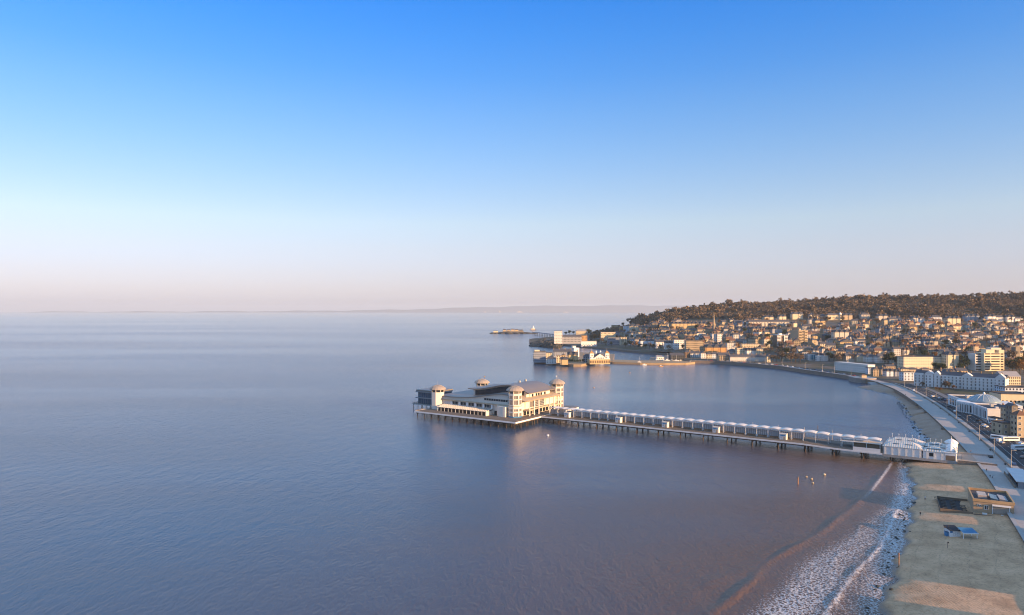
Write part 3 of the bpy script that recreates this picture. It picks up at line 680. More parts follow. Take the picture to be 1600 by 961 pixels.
# canopy bays
CW = 3.6; BL = 7.0
mb = MB(); n = 8; prf = []
for k in range(n + 1):
    t = k / n; prf.append((t * BL, 5.35 + 0.45 * math.sin(math.pi * min(1, max(0, (t - .06) / .88))) ** 0.8))
mb.extr_y([(x, z) for x, z in prf] + [(x, z + .42) for x, z in prf[::-1]], -CW, CW)
bay_me = mb.mesh('canopy_bay', M_canopy)
post_me = MB().box(-.1, .1, -.1, .1, 0, 5.4).mesh('post', M_white)
mb = MB(); mb.box(.3, BL - .3, -1.2, -1.1, .9, 4.3); scr_me = mb.mesh('glass_screen', mat('screen_glass', (.30, .31, .32), .1, spec=.6))
mb = MB()
for q in range(6): mb.box(.3 + q * 1.26 - .06, .3 + q * 1.26 + .06, -1.26, -1.2, .9, 4.3)
mb.box(.2, BL - .2, -1.3, -1.02, .0, .9); mb.box(.2, BL - .2, -1.28, -1.02, 4.3, 4.55)
frm_me = mb.mesh('screen_frame', M_white)
mb = MB(); mb.box(.8, BL - .8, -2.1, -1.5, 0, .5); mb.box(.8, BL - .8, -1.55, -1.42, .5, 1.0); bench_me = mb.mesh('bench_seat', M_wood)
kiosk_bays = {2, 8, 13, 18, 24}
for k in range(32):
    x = 2.0 + k * BL; z = dz(x + 3.5); big = 1.0 + 0.06 * (k % 3 == 0)
    b = link('canopy_bay', bay_me, wk, (x, 46, z))
    for y in (-CW + .4, CW - .4): link('post', post_me, b, (.2, y, 0))
    if k < 26:
        link('glass_screen', scr_me, b); link('screen_frame', frm_me, b); link('bench_seat', bench_me, b)
for k in sorted(kiosk_bays):
    x = 2.0 + k * BL; z = dz(x)
    t = link('kiosk', None, wk, (x + 1, 41.2, z))
    MB().box(0, 4.0, -1.5, 1.5, 0, 3.4).build('booth', M_white, t)
    MB().box(-.2, 4.2, -1.7, 1.7, 3.4, 3.75).build('booth_roof', M_canopy, t)
    MB().box(.5, 3.5, -1.58, -1.5, 2.3, 3.0).build('booth_sign', M_blue, t)
    MB().box(.6, 1.8, -1.57, -1.5, .8, 2.1).build('hatch', mat('hatch_grey', (.45, .45, .47), .6), t)
    MB().box(2.2, 3.4, -1.57, -1.5, .1, 2.1).build('booth_door', mat('hatch_tan', (.5, .38, .25), .6), t)
# seaward-end booth and shelter at the shore end
MB().box(212, 226, 42.5, 49.5, dz(215) + .2, dz(215) + 3.0).build('shelter_wall', M_wood, wk)
MB().box(205, 226.5, 41, 51, dz(212) + 3.4, dz(212) + 3.7).build('shelter_roof', M_canopy, wk)
for x in (206, 212, 219, 226): MB().box(x - .15, x + .15, 41.2, 41.5, dz(x), dz(x) + 3.4).build('post', M_white, wk)
for x in range(150, 215, 16): MB().tube((x, 57.5, dz(x)), (x, 57.5, dz(x) + 6.2), .12, 5).build('mast', M_post, wk)
MB().box(213, 227, WY0 - .1, WY0 + .1, dz(214), dz(214) + 2.2).build('hoarding', M_white, wk)

# ---- entrance building
EX0, EX1 = 228.2, 258.0; EZ = 4.0
en = thing('pier_entrance', 'white pier entrance building with ribbed hipped roofs and small turrets on the shore', 'building', (PO.x, PO.y, 0), PROT)
M_rib = mat('entrance_roof_sheet', (.60, .56, .50), .5, var=.12)
MB().box(EX0, EX1 + 7, WY0 - .2, WY1 + .2, 2.6, EZ).build('base_slab', M_conc, en)
def hall(x0, x1, y0, y1, h, rise, nrib):
    MB().box(x0, x1, y0, y1, EZ, EZ + h).build('wall', M_white, en)
    ro = MB().hip(x0, x1, y0, y1, EZ + h + .02, rise, .5).build('roof', M_rib, en)
    ym = (y0 + y1) / 2; i = min(x1 - x0 + 1, y1 - y0 + 1) / 2 * .92
    for k in range(nrib):
        x = x0 - .2 + (x1 - x0 + .4) * k / (nrib - 1)
        e = min(1.0, (x - x0 + .5) / i, (x1 + .5 - x) / i); zt = rise * e
        for s in (-1, 1):
            ye = y0 - .5 if s < 0 else y1 + .5; yt = ym if e >= 1 else ye + (ym - ye) * e
            if abs(yt - ye) < .6: continue
            MB().tube((x, ye, EZ + h + .08), (x, yt, EZ + h + zt + .08), .075, 4).build('roof_rib', M_white, ro)
    for k in range(2):
        xx = x0 + (x1 - x0) * (.33 + .33 * k); o = MB().box(xx - 1.6, xx + 1.6, ym - 3.0, ym - 1.4, EZ + h + rise * .35, EZ + h + rise * .62).build('skylight', M_glassblue, ro)
    for k in range(5 if nrib > 12 else 3):
        n_ = 5 if nrib > 12 else 3
        xx = x0 + 2.5 + (x1 - x0 - 5) * k / (n_ - 1); f = MB(); f.tube((xx, ym, EZ + h + rise * .8), (xx, ym, EZ + h + rise + 1.7), .07, 5); f.box(xx - .22, xx + .22, ym - .22, ym + .22, EZ + h + rise + 1.3, EZ + h + rise + 1.8); f.build('roof_lantern', M_white, ro)
hall(228.6, 247.0, WY0 + .2, WY0 + 10.4, 4.6, 2.6, 18); hall(228.6, 247.0, WY1 - 10.4, WY1 - .2, 4.6, 2.6, 18)
hall(247.6, 257.8, WY0 + .2, WY0 + 9.0, 4.1, 2.0, 10); hall(247.6, 257.8, WY1 - 9.0, WY1 - .2, 4.1, 2.0, 10)
MB().box(228.6, 257, WY0 + 10.5, WY1 - 10.5, EZ, EZ + 3.2).build('link_roof', roofm('felt'), en)
for k in range(9):
    x = 229.2 + k * 3.4; MB().box(x - .35, x + .35, WY0 - .12, WY0 + .2, EZ, EZ + (4.5 if x < 247 else 4.0)).build('pilaster', mat('pilaster_cream', (.82, .78, .70), .5), en)
MB().box(250.6, 252.9, WY0 - .02, WY0 + .2, EZ + 1.4, EZ + 3.2).build('window', M_glass, en)
MB().box(257.9, 263.0, WY0, WY0 + 6.5, EZ, EZ + 4.2).build('gate_pier', M_white, en)
MB().box(258.2, 262.6, WY0 - .08, WY0, EZ + .1, EZ + 2.8).build('gate_panel', M_wood, en)
MB().box(257.5, 263.4, WY0 - .4, WY0 + 6.9, EZ + 4.2, EZ + 4.55).build('cornice', M_white, en)
MB().box(258, 262.8, WY1 - 6.5, WY1, EZ, EZ + 4.2).build('gate_pier', M_white, en)
MB().box(258.5, 262.2, WY0 + 6.5, WY1 - 6.5, EZ + 3.4, EZ + 6.0).build('gate_arch', M_white, en)
for k, y in enumerate((WY0 + 3, WY0 + 8, 46, WY1 - 8, WY1 - 3)):
    h = (6.6, 7.6, 9.4, 7.6, 6.6)[k]; r = (2.0, 2.2, 3.0, 2.2, 2.0)[k]
    t = link('turret', None, en, (260.4, y, EZ))
    MB().frustum(8, r, r * .95, 4.0, h - 1.6, ph=math.pi / 8).build('drum', M_white, t)
    MB().lathe([(r * 1.12, h - 1.6), (r * 1.1, h - 1.3), (r * .85, h - .5), (r * .45, h + .2), (.15, h + .6)], 12).build('cap', M_white, t)
    MB().tube((0, 0, h + .5), (0, 0, h + 2.2), .08, 5).build('finial', M_white, t)
    MB().box(-.5, .5, -r - .02, -r * .9, h - 2.6, h - 1.9).build('window', M_glass, t)
# scalloped front gables
for k, y in enumerate(np.linspace(WY0 + 2, WY1 - 2, 7)):
    MB().extr_x([(float(y) - 1.7, EZ + 4.5), (float(y) + 1.7, EZ + 4.5), (float(y) + 1.3, EZ + 5.6), (float(y) + .5, EZ + 6.4 + .4 * (k % 2)), (float(y) - .5, EZ + 6.4 + .4 * (k % 2)), (float(y) - 1.3, EZ + 5.6)], 262.7, 263.1).build('front_gable', M_white, en)
for x in (232, 240, 248, 256):
    for y in (WY0 + .8, 46, WY1 - .8): link('pile', pile_me, en, (x, y, 0), None, (1, 1, 2.58 / 4.4))
# forecourt causeway joining the entrance to the promenade
mb = MB(); mb.box(265.1, 283, WY0 - .2, WY1 + .2, -1, 4.03); struct(mb.build('pavement_forecourt', mat('forecourt_paving', (.36, .31, .26), .9)))
bpy.data.objects['pavement_forecourt'].location = (PO.x, PO.y, 0); bpy.data.objects['pavement_forecourt'].rotation_euler = (0, 0, PROT)
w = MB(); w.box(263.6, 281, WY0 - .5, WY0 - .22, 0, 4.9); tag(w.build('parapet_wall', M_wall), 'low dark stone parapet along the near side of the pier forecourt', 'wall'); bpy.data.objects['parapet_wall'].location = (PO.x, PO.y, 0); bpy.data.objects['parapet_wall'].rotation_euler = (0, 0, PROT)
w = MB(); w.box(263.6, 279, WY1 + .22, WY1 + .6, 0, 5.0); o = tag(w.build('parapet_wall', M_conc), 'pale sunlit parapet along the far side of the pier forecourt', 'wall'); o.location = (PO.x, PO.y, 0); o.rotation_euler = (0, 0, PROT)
# ------------------------------------------------------------------ promenade, road, sea walls
def norms(P):
    N = []
    for i in range(len(P)):
        a = P[max(0, i - 1)]; b = P[min(len(P) - 1, i + 1)]; d = (b - a); d.z = 0; d.normalize(); N.append(Vector((d.y, -d.x, 0)))
    return N
def strip(P, o0, o1, z, mb=None, skip=None):
    mb = mb or MB(); N = norms(P); vs = []; fs = []
    for p, n in zip(P, N):
        a = p + n * o0; b = p + n * o1; vs += [(a.x, a.y, z), (b.x, b.y, z)]
    for i in range(len(P) - 1):
        if skip and skip(i): continue
        fs.append((2 * i, 2 * i + 1, 2 * i + 3, 2 * i + 2))
    return mb.add(vs, fs)
def ribbon(P, o0, o1, z0, z1, mb=None, skip=None):
    """a long low solid (kerb, wall) along a line"""
    mb = mb or MB(); N = norms(P); vs = []; fs = []
    for p, n in zip(P, N):
        a = p + n * o0; b = p + n * o1; vs += [(a.x, a.y, z0), (b.x, b.y, z0), (b.x, b.y, z1), (a.x, a.y, z1)]
    for i in range(len(P) - 1):
        if skip and skip(i): continue
        a, b = 4 * i, 4 * i + 4
        for k in range(4): fs.append((a + k, a + (k + 1) % 4, b + (k + 1) % 4, b + k))
    fs += [(0, 1, 2, 3), (4 * len(P) - 1, 4 * len(P) - 2, 4 * len(P) - 3, 4 * len(P) - 4)]
    return mb.add(vs, fs)
PR, SH = prom_c, shore_c
M_prom = mat('promenade_paving', (.42, .38, .345), .85, var=.2, scale=.12, fine=1.2)
M_kerb = mat('kerb_stone', (.32, .30, .28), .9)
struct(ribbon(PR, .45, 13.0, 3.6, PZ + .06).build('pavement_promenade', M_prom))
struct(strip(PR, 13.6, 17.0, PZ + .13).build('pavement_footway', M_conc))
struct(ribbon(PR, 17.0, 17.25, PZ - .05, PZ + .135).build('kerb', M_kerb))
struct(strip(PR, 17.25, 31.0, PZ + .012).build('road', M_asph))
struct(ribbon(PR, 31.0, 31.25, PZ - .05, PZ + .135).build('kerb', M_kerb))
struct(strip(PR, 31.25, 36.0, PZ + .13).build('pavement_town_side', mat('pavement_grey', (.17, .17, .17), .9)))
mk = MB()
for o in (20.2, 28.0): strip(PR, o, o + .14, PZ + .018, mk)
strip(PR, 24.0, 24.16, PZ + .018, mk, skip=lambda i: i % 2)
strip(PR, 24.5, 27.6, PZ + .0175, mk, skip=lambda i: i % 9 or True)
struct(mk.build('road_markings', M_paint))
# promenade wall with a gap for the pier approach
gapc = pier_pt(276, 46)
def gap(i): return (PR[i] - Vector((gapc.x, gapc.y, PZ))).length < 13.0
sw = ribbon(PR, -.55, .5, -2.0, PZ + .3, skip=gap).build('sea_wall', M_wall); tag(sw, 'long brown stone sea wall curving below the pale promenade by the beach', 'wall')
ribbon(PR, -.75, .62, PZ + .3, PZ + .48, skip=gap).build('coping', M_conc, sw)
lw = ribbon(PR, 13.0, 13.6, PZ, PZ + 1.0).build('low_wall', mat('low_wall_stone', (.25, .215, .18), .9, var=.3)); tag(lw, 'low stone wall between the promenade and the seafront road', 'wall')
sw2 = ribbon(SH, -.5, .5, -2.0, PZ + .6).build('sea_wall', M_wall); tag(sw2, 'dark far sea wall below the town front across the bay', 'wall')
ribbon(SH, -.8, .8, PZ + .6, PZ + .85).build('coping', M_conc, sw2)
struct(ribbon(SH, .5, 9.0, 3.6, PZ + .05).build('pavement_north_promenade', M_prom))
struct(strip(SH, 11.0, 21.0, PZ + .012).build('road', M_asph))
struct(ribbon(SH, 9.0, 11.0, PZ - .05, PZ + .13).build('kerb', M_kerb))
lkw = ribbon(lake_w, -1.0, 1.0, -2.0, 3.6).build('lake_wall', M_wall); tag(lkw, 'dark stone wall along the far shore of the marine lake', 'wall')
# buttresses and steps down the promenade wall
for i, (px, py) in enumerate(((1418, 634), (1436, 647), (1461, 672), (1477, 690))):
    p = at(px, py, 2.0); j = min(range(len(PR)), key=lambda k: (PR[k] - Vector((p.x, p.y, PZ))).length); n = norms(PR)[j]; q = PR[j] - n * 1.4
    mb = MB(); mb.box(-1.4, 1.4, -.9, .9, -1.5, 3.4); mb.extr_x([(-.9, 3.4), (.9, 3.4), (.9, 4.4)], -1.4, 1.4)
    b = mb.build('buttress', M_wall, sw); b.location = (q.x, q.y, 0); b.rotation_euler = (0, 0, math.atan2(n.y, n.x) + math.pi / 2)
# bastion with slipway at the bend
bp = [at(1341, 601, 0), at(1360, 602, 0), at(1364, 597, 0)]
c = at(1351, 592, PZ); N_ = 14
bz = thing('bastion', 'rounded stone bastion jutting into the water at the bend of the sea wall', 'bastion', (c.x, c.y - 2, 0))
MB().prism([(12 * math.cos(math.pi + math.pi * k / N_), 9 * math.sin(math.pi + math.pi * k / N_)) for k in range(N_ + 1)] + [(12, 16), (-12, 16)], -2, 5.2).build('wall', mat('bastion_stone', (.30, .26, .22), .9, var=.25), bz)
MB().prism([(12.4 * math.cos(math.pi + math.pi * k / N_), 9.4 * math.sin(math.pi + math.pi * k / N_)) for k in range(N_ + 1)] + [(12.4, 16), (-12.4, 16)], 5.22, 5.6).build('coping', M_conc, bz)
MB().box(-5, 1, -1, 4, 5.6, 8.4).build('kiosk', wallm('tan'), bz); MB().hip(-5, 1, -1, 4, 8.42, 1.2).build('kiosk_roof', roofm('tile'), bz)
s0 = at(1363, 597, PZ); s1 = at(1372, 605, 0.0)
d = (s1 - s0); L = Vector((d.x, d.y)).length; rz = math.atan2(d.y, d.x)
mb = MB(); mb.extr_y([(0, -1), (L + 6, -1), (L + 6, -.3), (0, PZ)], -5, 5); o = mb.build('slipway', mat('slipway_stone', (.30, .29, .28), .9)); o.location = (s0.x, s0.y, 0); o.rotation_euler = (0, 0, rz)
tag(o, 'grey stone slipway sloping into the water beside the bastion', 'slipway')

# lamp posts
def lamp_mesh():
    p = MB(); p.frustum(8, .22, .16, 0, .9); p.tube((0, 0, .9), (0, 0, 10.0), .15, 6, .09)
    a = MB(); a.tube((0, 0, 9.4), (1.7, 0, 9.8), .07, 5); a.tube((0, 0, 5.0), (-1.3, 0, 5.2), .06, 5)
    h = MB(); h.box(1.3, 2.3, -.2, .2, 9.72, 9.95); h.box(-1.7, -1.1, -.18, .18, 5.12, 5.3)
    return p.mesh('pole', M_post), a.mesh('arm', M_post), h.mesh('lamp_head', mat('lamp_head_grey', (.55, .5, .42), .5))
LMP = lamp_mesh()
lamp_px = [(1413.5, 606), (1431.5, 615.4), (1447, 621.6), (1462.7, 631.5), (1479.6, 643), (1494, 654.4), (1511, 671.3), (1530.5, 689), (1553.4, 712), (1580, 733)]
ordn = ['first', 'second', 'third', 'fourth', 'fifth', 'sixth', 'seventh', 'eighth', 'ninth', 'tenth', 'eleventh', 'twelfth', 'thirteenth', 'fourteenth', 'fifteenth', 'sixteenth', 'seventeenth', 'eighteenth', 'nineteenth', 'twentieth']
for i, (px, py) in enumerate(lamp_px):
    p = at(px, py, PZ + .1); k = len(lamp_px) - 1 - i
    lab = 'tall street lamp at the promenade edge, nearest to the flat-roofed shelter' if k == 0 else f'tall street lamp on the promenade, {ordn[k]} along from the flat-roofed shelter'
    t = thing('street_lamp', lab, 'street lamp', (p.x, p.y, PZ), R(-20), 'street lamps along the promenade')
    for nm, m_ in zip(('pole', 'arm', 'lamp_head'), LMP): link(nm, m_, t)
for i, px in enumerate((1105, 1128, 1150, 1172, 1196, 1222, 1258, 1285, 1304, 1330)):
    u = (px - 800) / F; y = coastY(u) + 9.5; t = thing('street_lamp', f'slim lamp post on the far seafront, {ordn[i]} from the boatyard end', 'street lamp', (u * y, y, PZ), R(-70), 'lamps on the far seafront')
    for nm, m_ in zip(('pole', 'arm', 'lamp_head'), LMP): link(nm, m_, t)

# benches along the low wall
sb = MB().box(-1.0, 1.0, -.25, .25, .42, .5).mesh('seat', M_dark); bb = MB().box(-1.0, 1.0, .22, .3, .5, .95).mesh('backrest', M_dark); lb = MB().box(-.06, .06, -.22, .26, 0, .42).mesh('leg', M_dark)
NP = norms(PR); bj = [j for j in range(len(PR)) if 330 < PR[j].y < 720][::7]
for i, j in enumerate(bj):
    q = PR[j] + NP[j] * 12.1
    t = thing('bench', f'dark bench facing the sea on the promenade, {ordn[i]} from the pier', 'bench', (q.x, q.y, PZ + .06), math.atan2(NP[j].y, NP[j].x) - math.pi / 2, 'benches on the promenade')
    link('seat', sb, t); link('backrest', bb, t)
    for x in (-.8, .8): link('leg', lb, t, (x, 0, 0))
# ------------------------------------------------------------------ on the beach
pd = Vector((.48, .877, 0)); pn = Vector((.877, -.48, 0)); brot = math.atan2(pn.y, pn.x)
k0 = beach_at(1521, 801)
bar = thing('beach_bar', 'sandy brown beach bar with a flat parapet roof against the promenade wall', 'building', (k0.x, k0.y, k0.z - .1), brot)
M_bar = mat('bar_render', (.44, .32, .205), .85, var=.2)
BW, BD, BH = 13.5, 20.0, 5.6
MB().box(0, BW, 0, BD, -.6, 4.9).build('wall', M_bar, bar)
pp = MB(); pp.box(-.25, BW + .25, -.25, .25, 4.9, BH + .35); pp.box(-.25, BW + .25, BD - .25, BD + .25, 4.9, BH + .35); pp.box(-.25, .25, .25, BD - .25, 4.9, BH + .35); pp.box(BW - .25, BW + .25, .25, BD - .25, 4.9, BH + .35)
pp.build('parapet', mat('parapet_timber', (.50, .33, .17), .8), bar)
MB().box(.26, BW - .26, .26, BD - .26, 4.91, 4.98).build('roof', roofm('felt'), bar)
MB().box(2.2, 5.2, 6, 13, 4.98, 6.2).build('roof_plant', mat('plant_box', (.52, .44, .36), .7), bar)
for x0 in (6.2, 9.2): MB().extr_y([(x0, 5.0), (x0 + 2.8, 5.0), (x0 + 2.8, 5.5), (x0, 6.0)], 4, 12).build('roof_light', M_glassblue if x0 < 7 else M_metal, bar)
MB().tube((5.8, 8, 5), (5.8, 8, 6.9), .22, 6).build('flue', M_metal, bar)
for x0, x1, z0_, z1_ in ((1.4, 2.6, 3.0, 3.9), (3.7, 5.0, 1.9, 3.7)):
    f = MB().box(x0, x1, -.10, 0, z0_, z1_).build('window', M_white, bar); MB().box(x0 + .15, (x0 + x1) / 2 - .07, -.13, -.1, z0_ + .15, z1_ - .15).build('pane', M_glass, f); MB().box((x0 + x1) / 2 + .07, x1 - .15, -.13, -.1, z0_ + .15, z1_ - .15).build('pane', M_glass, f)
MB().box(6.2, 12.4, -1.2, -.02, 3.9, 4.35).build('awning_box', M_white, bar)
MB().box(6.6, 11.8, -.12, -.02, .8, 3.5).build('shutter', mat('shutter_tan', (.40, .34, .28), .6), bar)
for x in (6.4, 12.0): MB().box(x - .15, x + .15, -.2, -.02, 0, 3.7).build('post', M_white, bar)
MB().box(2.8, 4.4, -2.2, -1.4, 0, .9).build('freezer_chest', M_white, bar); MB().box(9, 9.8, -2.0, -1.3, 0, .9).build('bin', M_white, bar)
fw = MB(); fw.box(-.2, BW + .8, -3.2, -2.9, -.8, .55); fw.build('yard_wall', M_wood, bar)
MB().box(0, BW, -2.9, -.02, -.8, .04).build('yard_paving', M_conc, bar)
# dark terrace with picnic tables
t0 = at(1477, 801, 2.0); t1v = k0 - pn * .4
tw = (Vector((t1v.x, t1v.y)) - Vector((t0.x, t0.y))).length
ter = thing('terrace', 'dark decked terrace with a timber fence beside the beach bar', 'terrace', (k0.x - pn.x * 11.6, k0.y - pn.y * 11.6, k0.z - .5), brot)
MB().box(0, 11.3, -2, 19, -1.0, .25).build('deck', mat('dark_decking', (.035, .034, .036), .7), ter)
for a in ((0, 11.3, -2.15, -2.0), (0, 11.3, 19.0, 19.15), (-.15, 0, -2.0, 19.0)): MB().box(*a, -.8, 1.25).build('fence_panel', M_wood, ter)
tb = MB(); tb.box(-.9, .9, -.38, .38, .70, .76); tb.box(-.9, .9, -.95, -.65, .40, .45); tb.box(-.9, .9, .65, .95, .40, .45)
for s in (-.6, .6): tb.box(s - .05, s + .05, -.9, .9, .2, .28); tb.box(s - .05, s + .05, -.3, -.2, 0, .7); tb.box(s - .05, s + .05, .2, .3, 0, .7)
tb_me = tb.mesh('picnic_table', mat('table_timber', (.09, .075, .06), .8))
for i in range(3):
    for j in range(7):
        if (i, j) in ((2, 5), (2, 6), (2, 4)): continue
        q = k0 - pn * 11.6 + pn * (1.9 + i * 3.4) + pd * (.6 + j * 2.6)
        o = link('picnic_table', tb_me, None, (q.x, q.y, k0.z - .24), brot)
        tag(o, f'dark picnic table, {ordn[j]} from the near fence in terrace row {["one", "two", "three"][i]}', 'table', 'picnic tables on the terrace')
# hut, open stand, bin and beach post
h0 = beach_at(1484.5, 839)
hut = thing('beach_hut', 'small white beach hut with a black pitched roof and lettered front', 'hut', (h0.x, h0.y, h0.z), R(-6))
MB().box(0, 3.6, 0, 4.4, -.5, 2.3).build('wall', M_white, hut)
MB().extr_x([(-.4, 2.32), (4.7, 2.9), (4.7, 3.05), (-.4, 2.47)], -.2, 3.8).build('roof', mat('black_roof', (.02, .021, .024), .6), hut)
MB().box(.05, .9, -.06, 0, 1.5, 2.25).build('sign', M_blue, hut)
for r_ in range(4):
    for c_ in range(4): MB().box(1.1 + c_ * .6, 1.1 + c_ * .6 + .42 - .12 * ((r_ + c_) % 2), -.03, 0, .5 + r_ * .42, .62 + r_ * .42).build('lettering', mat('grey_print', (.42, .44, .48), .7), hut)
MB().tube((.6, 2.5, 2.6), (.6, 2.5, 3.6), .1, 5).build('flue', M_dark, hut)
b0 = beach_at(1478.5, 838); o = thing('bin_store', 'blue storage bin standing left of the white beach hut', 'bin', (b0.x, b0.y, b0.z), R(-6))
MB().box(0, 1.3, 0, 1.4, -.2, 1.5).build('body', M_blue, o); MB().box(-.05, 1.35, -.05, 1.45, 1.5, 1.62).build('lid', mat('bin_lid', (.04, .1, .18), .5), o); MB().tube((.3, 1.6, 0), (.3, 1.6, 3.2), .06, 5).build('post', M_dark, o); MB().box(0, .6, 1.5, 1.7, 2.7, 3.2).build('flag', M_dark, o)
s0 = beach_at(1505.5, 842)
st = thing('open_stand', 'open blue-roofed stand with white posts beside the beach hut', 'stand', (s0.x, s0.y, s0.z), R(-6))
MB().extr_x([(-.3, 2.1), (3.8, 2.9), (3.8, 3.0), (-.3, 2.2)], -.2, 4.9).build('roof', mat('blue_sheet', (.055, .20, .36), .5), st)
for x in (0, 4.6):
    for y in (0, 3.4): MB().box(x - .1, x + .1, y - .1, y + .1, -.4, 2.1 + .19 * y).build('post', M_white, st)
fr_ = MB(); fr_.box(-.25, 4.95, -.4, -.3, 1.95, 2.25); fr_.build('fascia', M_white, st)
for x in (-.25, 4.85): MB().extr_y([(x, 2.0), (x + .1, 2.0), (x + .1, 2.3), (x, 2.3)], -.3, .2).build('barge_board', M_white, st)
for px, py, lab in ((1480.5, 856, 'short dark flag post in the sand below the beach hut'),):
    p = beach_at(px, py); o = thing('beach_post', lab, 'post', (p.x, p.y, p.z)); MB().tube((0, 0, -.3), (0, 0, 2.1), .06, 5).build('pole', M_dark, o); MB().box(.02, .5, -.03, .03, 1.6, 2.1).build('flag', M_dark, o)
p = beach_at(1404.5, 886); o = thing('warning_post', 'leaning orange timber post at the water\'s edge on the sand', 'post', (p.x, p.y, p.z)); MB().tube((0, 0, -.4), (.2, .3, 4.6), .14, 6).build('pole', mat('orange_timber', (.42, .2, .08), .8), o); MB().tube((0, 0, .2), (-.7, .2, -.2), .1, 5).build('prop', M_wood, o)
p = at(1247, 757, 0); o = thing('marker_post', 'orange marker post standing in the water left of the surf', 'post', (p.x, p.y, 0)); MB().tube((0, 0, -2), (0, 0, 3.2), .22, 6).build('pole', mat('orange_timber', (.42, .2, .08), .8), o); MB().lathe([(.35, 3.2), (.35, 3.5), (.1, 3.8)], 8).build('cap', M_wood, o)
p = at(1277.8, 670, 0); o = thing('marker_post', 'pale marker post standing in the water behind the pier walkway', 'post', (p.x, p.y, 0)); MB().tube((0, 0, -2), (0, 0, 1.9), .2, 6).build('pole', M_wood, o); MB().lathe([(.3, 1.9), (.3, 2.1), (.1, 2.4)], 8).build('cap', M_wood, o)
# buoys
for px, py, r, col, lab in ((856, 681, .9, 'white', 'small white buoy in the golden reflection below the pavilion'), (984, 582.5, .8, 'orange', 'orange buoy in the bay below the two moored boats'),
                            (1260, 745.5, .6, 'tan', 'brown float left in the trio off the surf'), (1268, 749, .7, 'tan', 'brown float in the middle of the trio off the surf'), (1270, 755, .6, 'tan', 'brown float nearest the surf in the trio'), (1288, 742, .7, 'cream', 'pale float off the pier, right of the brown trio'),
                            (928, 606, .7, 'orange', 'tiny orange buoy in open water beyond the pavilion'), (757, 588.6, .8, 'orange', 'tiny orange buoy left of the island wall'), (869, 588, .8, 'white', 'tiny pale buoy below the island wall')):
    p = at(px, py, 0); o = thing('buoy', lab, 'buoy', (p.x, p.y, 0), 0, 'buoys in the bay')
    smooth(MB().lathe([(.1 * r, -.6 * r), (.7 * r, -.3 * r), (1.0 * r, .2 * r), (.75 * r, .8 * r), (.2 * r, 1.1 * r)], 10).build('float', wallm(col), o).data); MB().tube((0, 0, 1.0 * r), (0, 0, 1.7 * r), .08, 5).build('staff', M_dark, o)
# rocks at the foot of the wall
sm = MB(); r3 = random.Random(3)
for k in range(150):
    y = r3.uniform(430, 640) if k < 110 else r3.uniform(180, 330); xw = float(np.interp(y, _wly, _wlx)); xp = float(np.interp(y, _pry, _prx))
    x = min(xp - 1.5, xw + r3.uniform(-4.5, 1.0) * (1.0 if k < 110 else 1.3)); r = r3.uniform(.25, .75); z = max(0, beach_z(x, y))
    sm.lathe([(r * .9, z - .4), (r, z + .1 * r), (r * .6, z + .5 * r), (.1, z + .62 * r)], 6, x, y, r3.random() * 3)
ob = sm.build('seaweed_stones', mat('weedy_rock', (.04, .042, .036), .6)); stuff(ob); ob['label'] = 'dark weed-covered stones along the water\'s edge'
# shelter on the promenade
q = at(1571, 741, PZ)
sh = thing('promenade_shelter', 'long flat-roofed pale shelter between the promenade and the road', 'shelter', (q.x, q.y, PZ + .06), math.atan2(-pd.y, -pd.x))
MB().box(0, 30, .9, 6.5, 0, 2.9).build('wall', mat('shelter_glass_wall', (.30, .31, .33), .4), sh); MB().box(-.6, 30.6, .2, 7.0, 2.9, 3.25).build('roof', mat('pale_roof', (.55, .55, .55), .6), sh)
MB().box(.5, 29.5, .8, .9, .9, 2.5).build('window_band', M_glass, sh); MB().box(-1.4, 30.5, -.5, -.1, 0, 1.1).build('plinth_wall', M_wall, sh)

# ------------------------------------------------------------------ people
def person_mesh(name, legs, top, skin, hair, stride=0.25):
    """one skinned body, coloured by height bands"""
    me = bpy.data.meshes.new(name)
    J = [(0, 0, .95), (0, 0, 1.2), (0, 0, 1.42), (0, .01, 1.53), (0, .02, 1.68), (.10, 0, .9), (.11, stride * .5, .5), (.11, stride * .4 - .05, .08), (.11, stride * .4 + .14, .04),
         (-.10, 0, .9), (-.11, -stride * .3, .5), (-.11, -stride, .1), (-.11, -stride + .16, .05), (.2, 0, 1.4), (.25, -.05, 1.12), (.26, .08, .88), (-.2, 0, 1.4), (-.25, .02, 1.12), (-.25, .15, .9)]
    E = [(0, 1), (1, 2), (2, 3), (3, 4), (0, 5), (5, 6), (6, 7), (7, 8), (0, 9), (9, 10), (10, 11), (11, 12), (2, 13), (13, 14), (14, 15), (2, 16), (16, 17), (17, 18)]
    Rr = [.16, .15, .16, .06, .11, .10, .07, .05, .045, .10, .07, .05, .045, .07, .055, .045, .07, .055, .045]
    me.from_pydata(J, E, []); o = bpy.data.objects.new(name, me); COL.objects.link(o)
    md = o.modifiers.new('skin', 'SKIN')
    for i, r in enumerate(Rr): me.skin_vertices[0].data[i].radius = (r, r * (.75 if i < 3 else 1))
    me.skin_vertices[0].data[0].use_root = True
    o.modifiers.new('sub', 'SUBSURF').levels = 1
    dg = bpy.context.evaluated_depsgraph_get(); ev = bpy.data.meshes.new_from_object(o.evaluated_get(dg))
    bpy.data.objects.remove(o); 
    for m_ in (legs, top, skin, hair): ev.materials.append(m_)
    for p in ev.polygons:
        z = p.center.z; side = abs(p.center.x)
        p.material_index = 0 if z < .96 and side < .2 else (2 if (z > 1.5 and z < 1.7) or (z < .95 and side >= .2) else (3 if z >= 1.7 else 1))
    smooth(ev); return ev
cl = lambda n, c: mat('cloth_' + n, c, .9, var=.1)
SK = mat('skin', (.45, .28, .2), .6); HR = mat('hair_brown', (.06, .04, .03), .7)
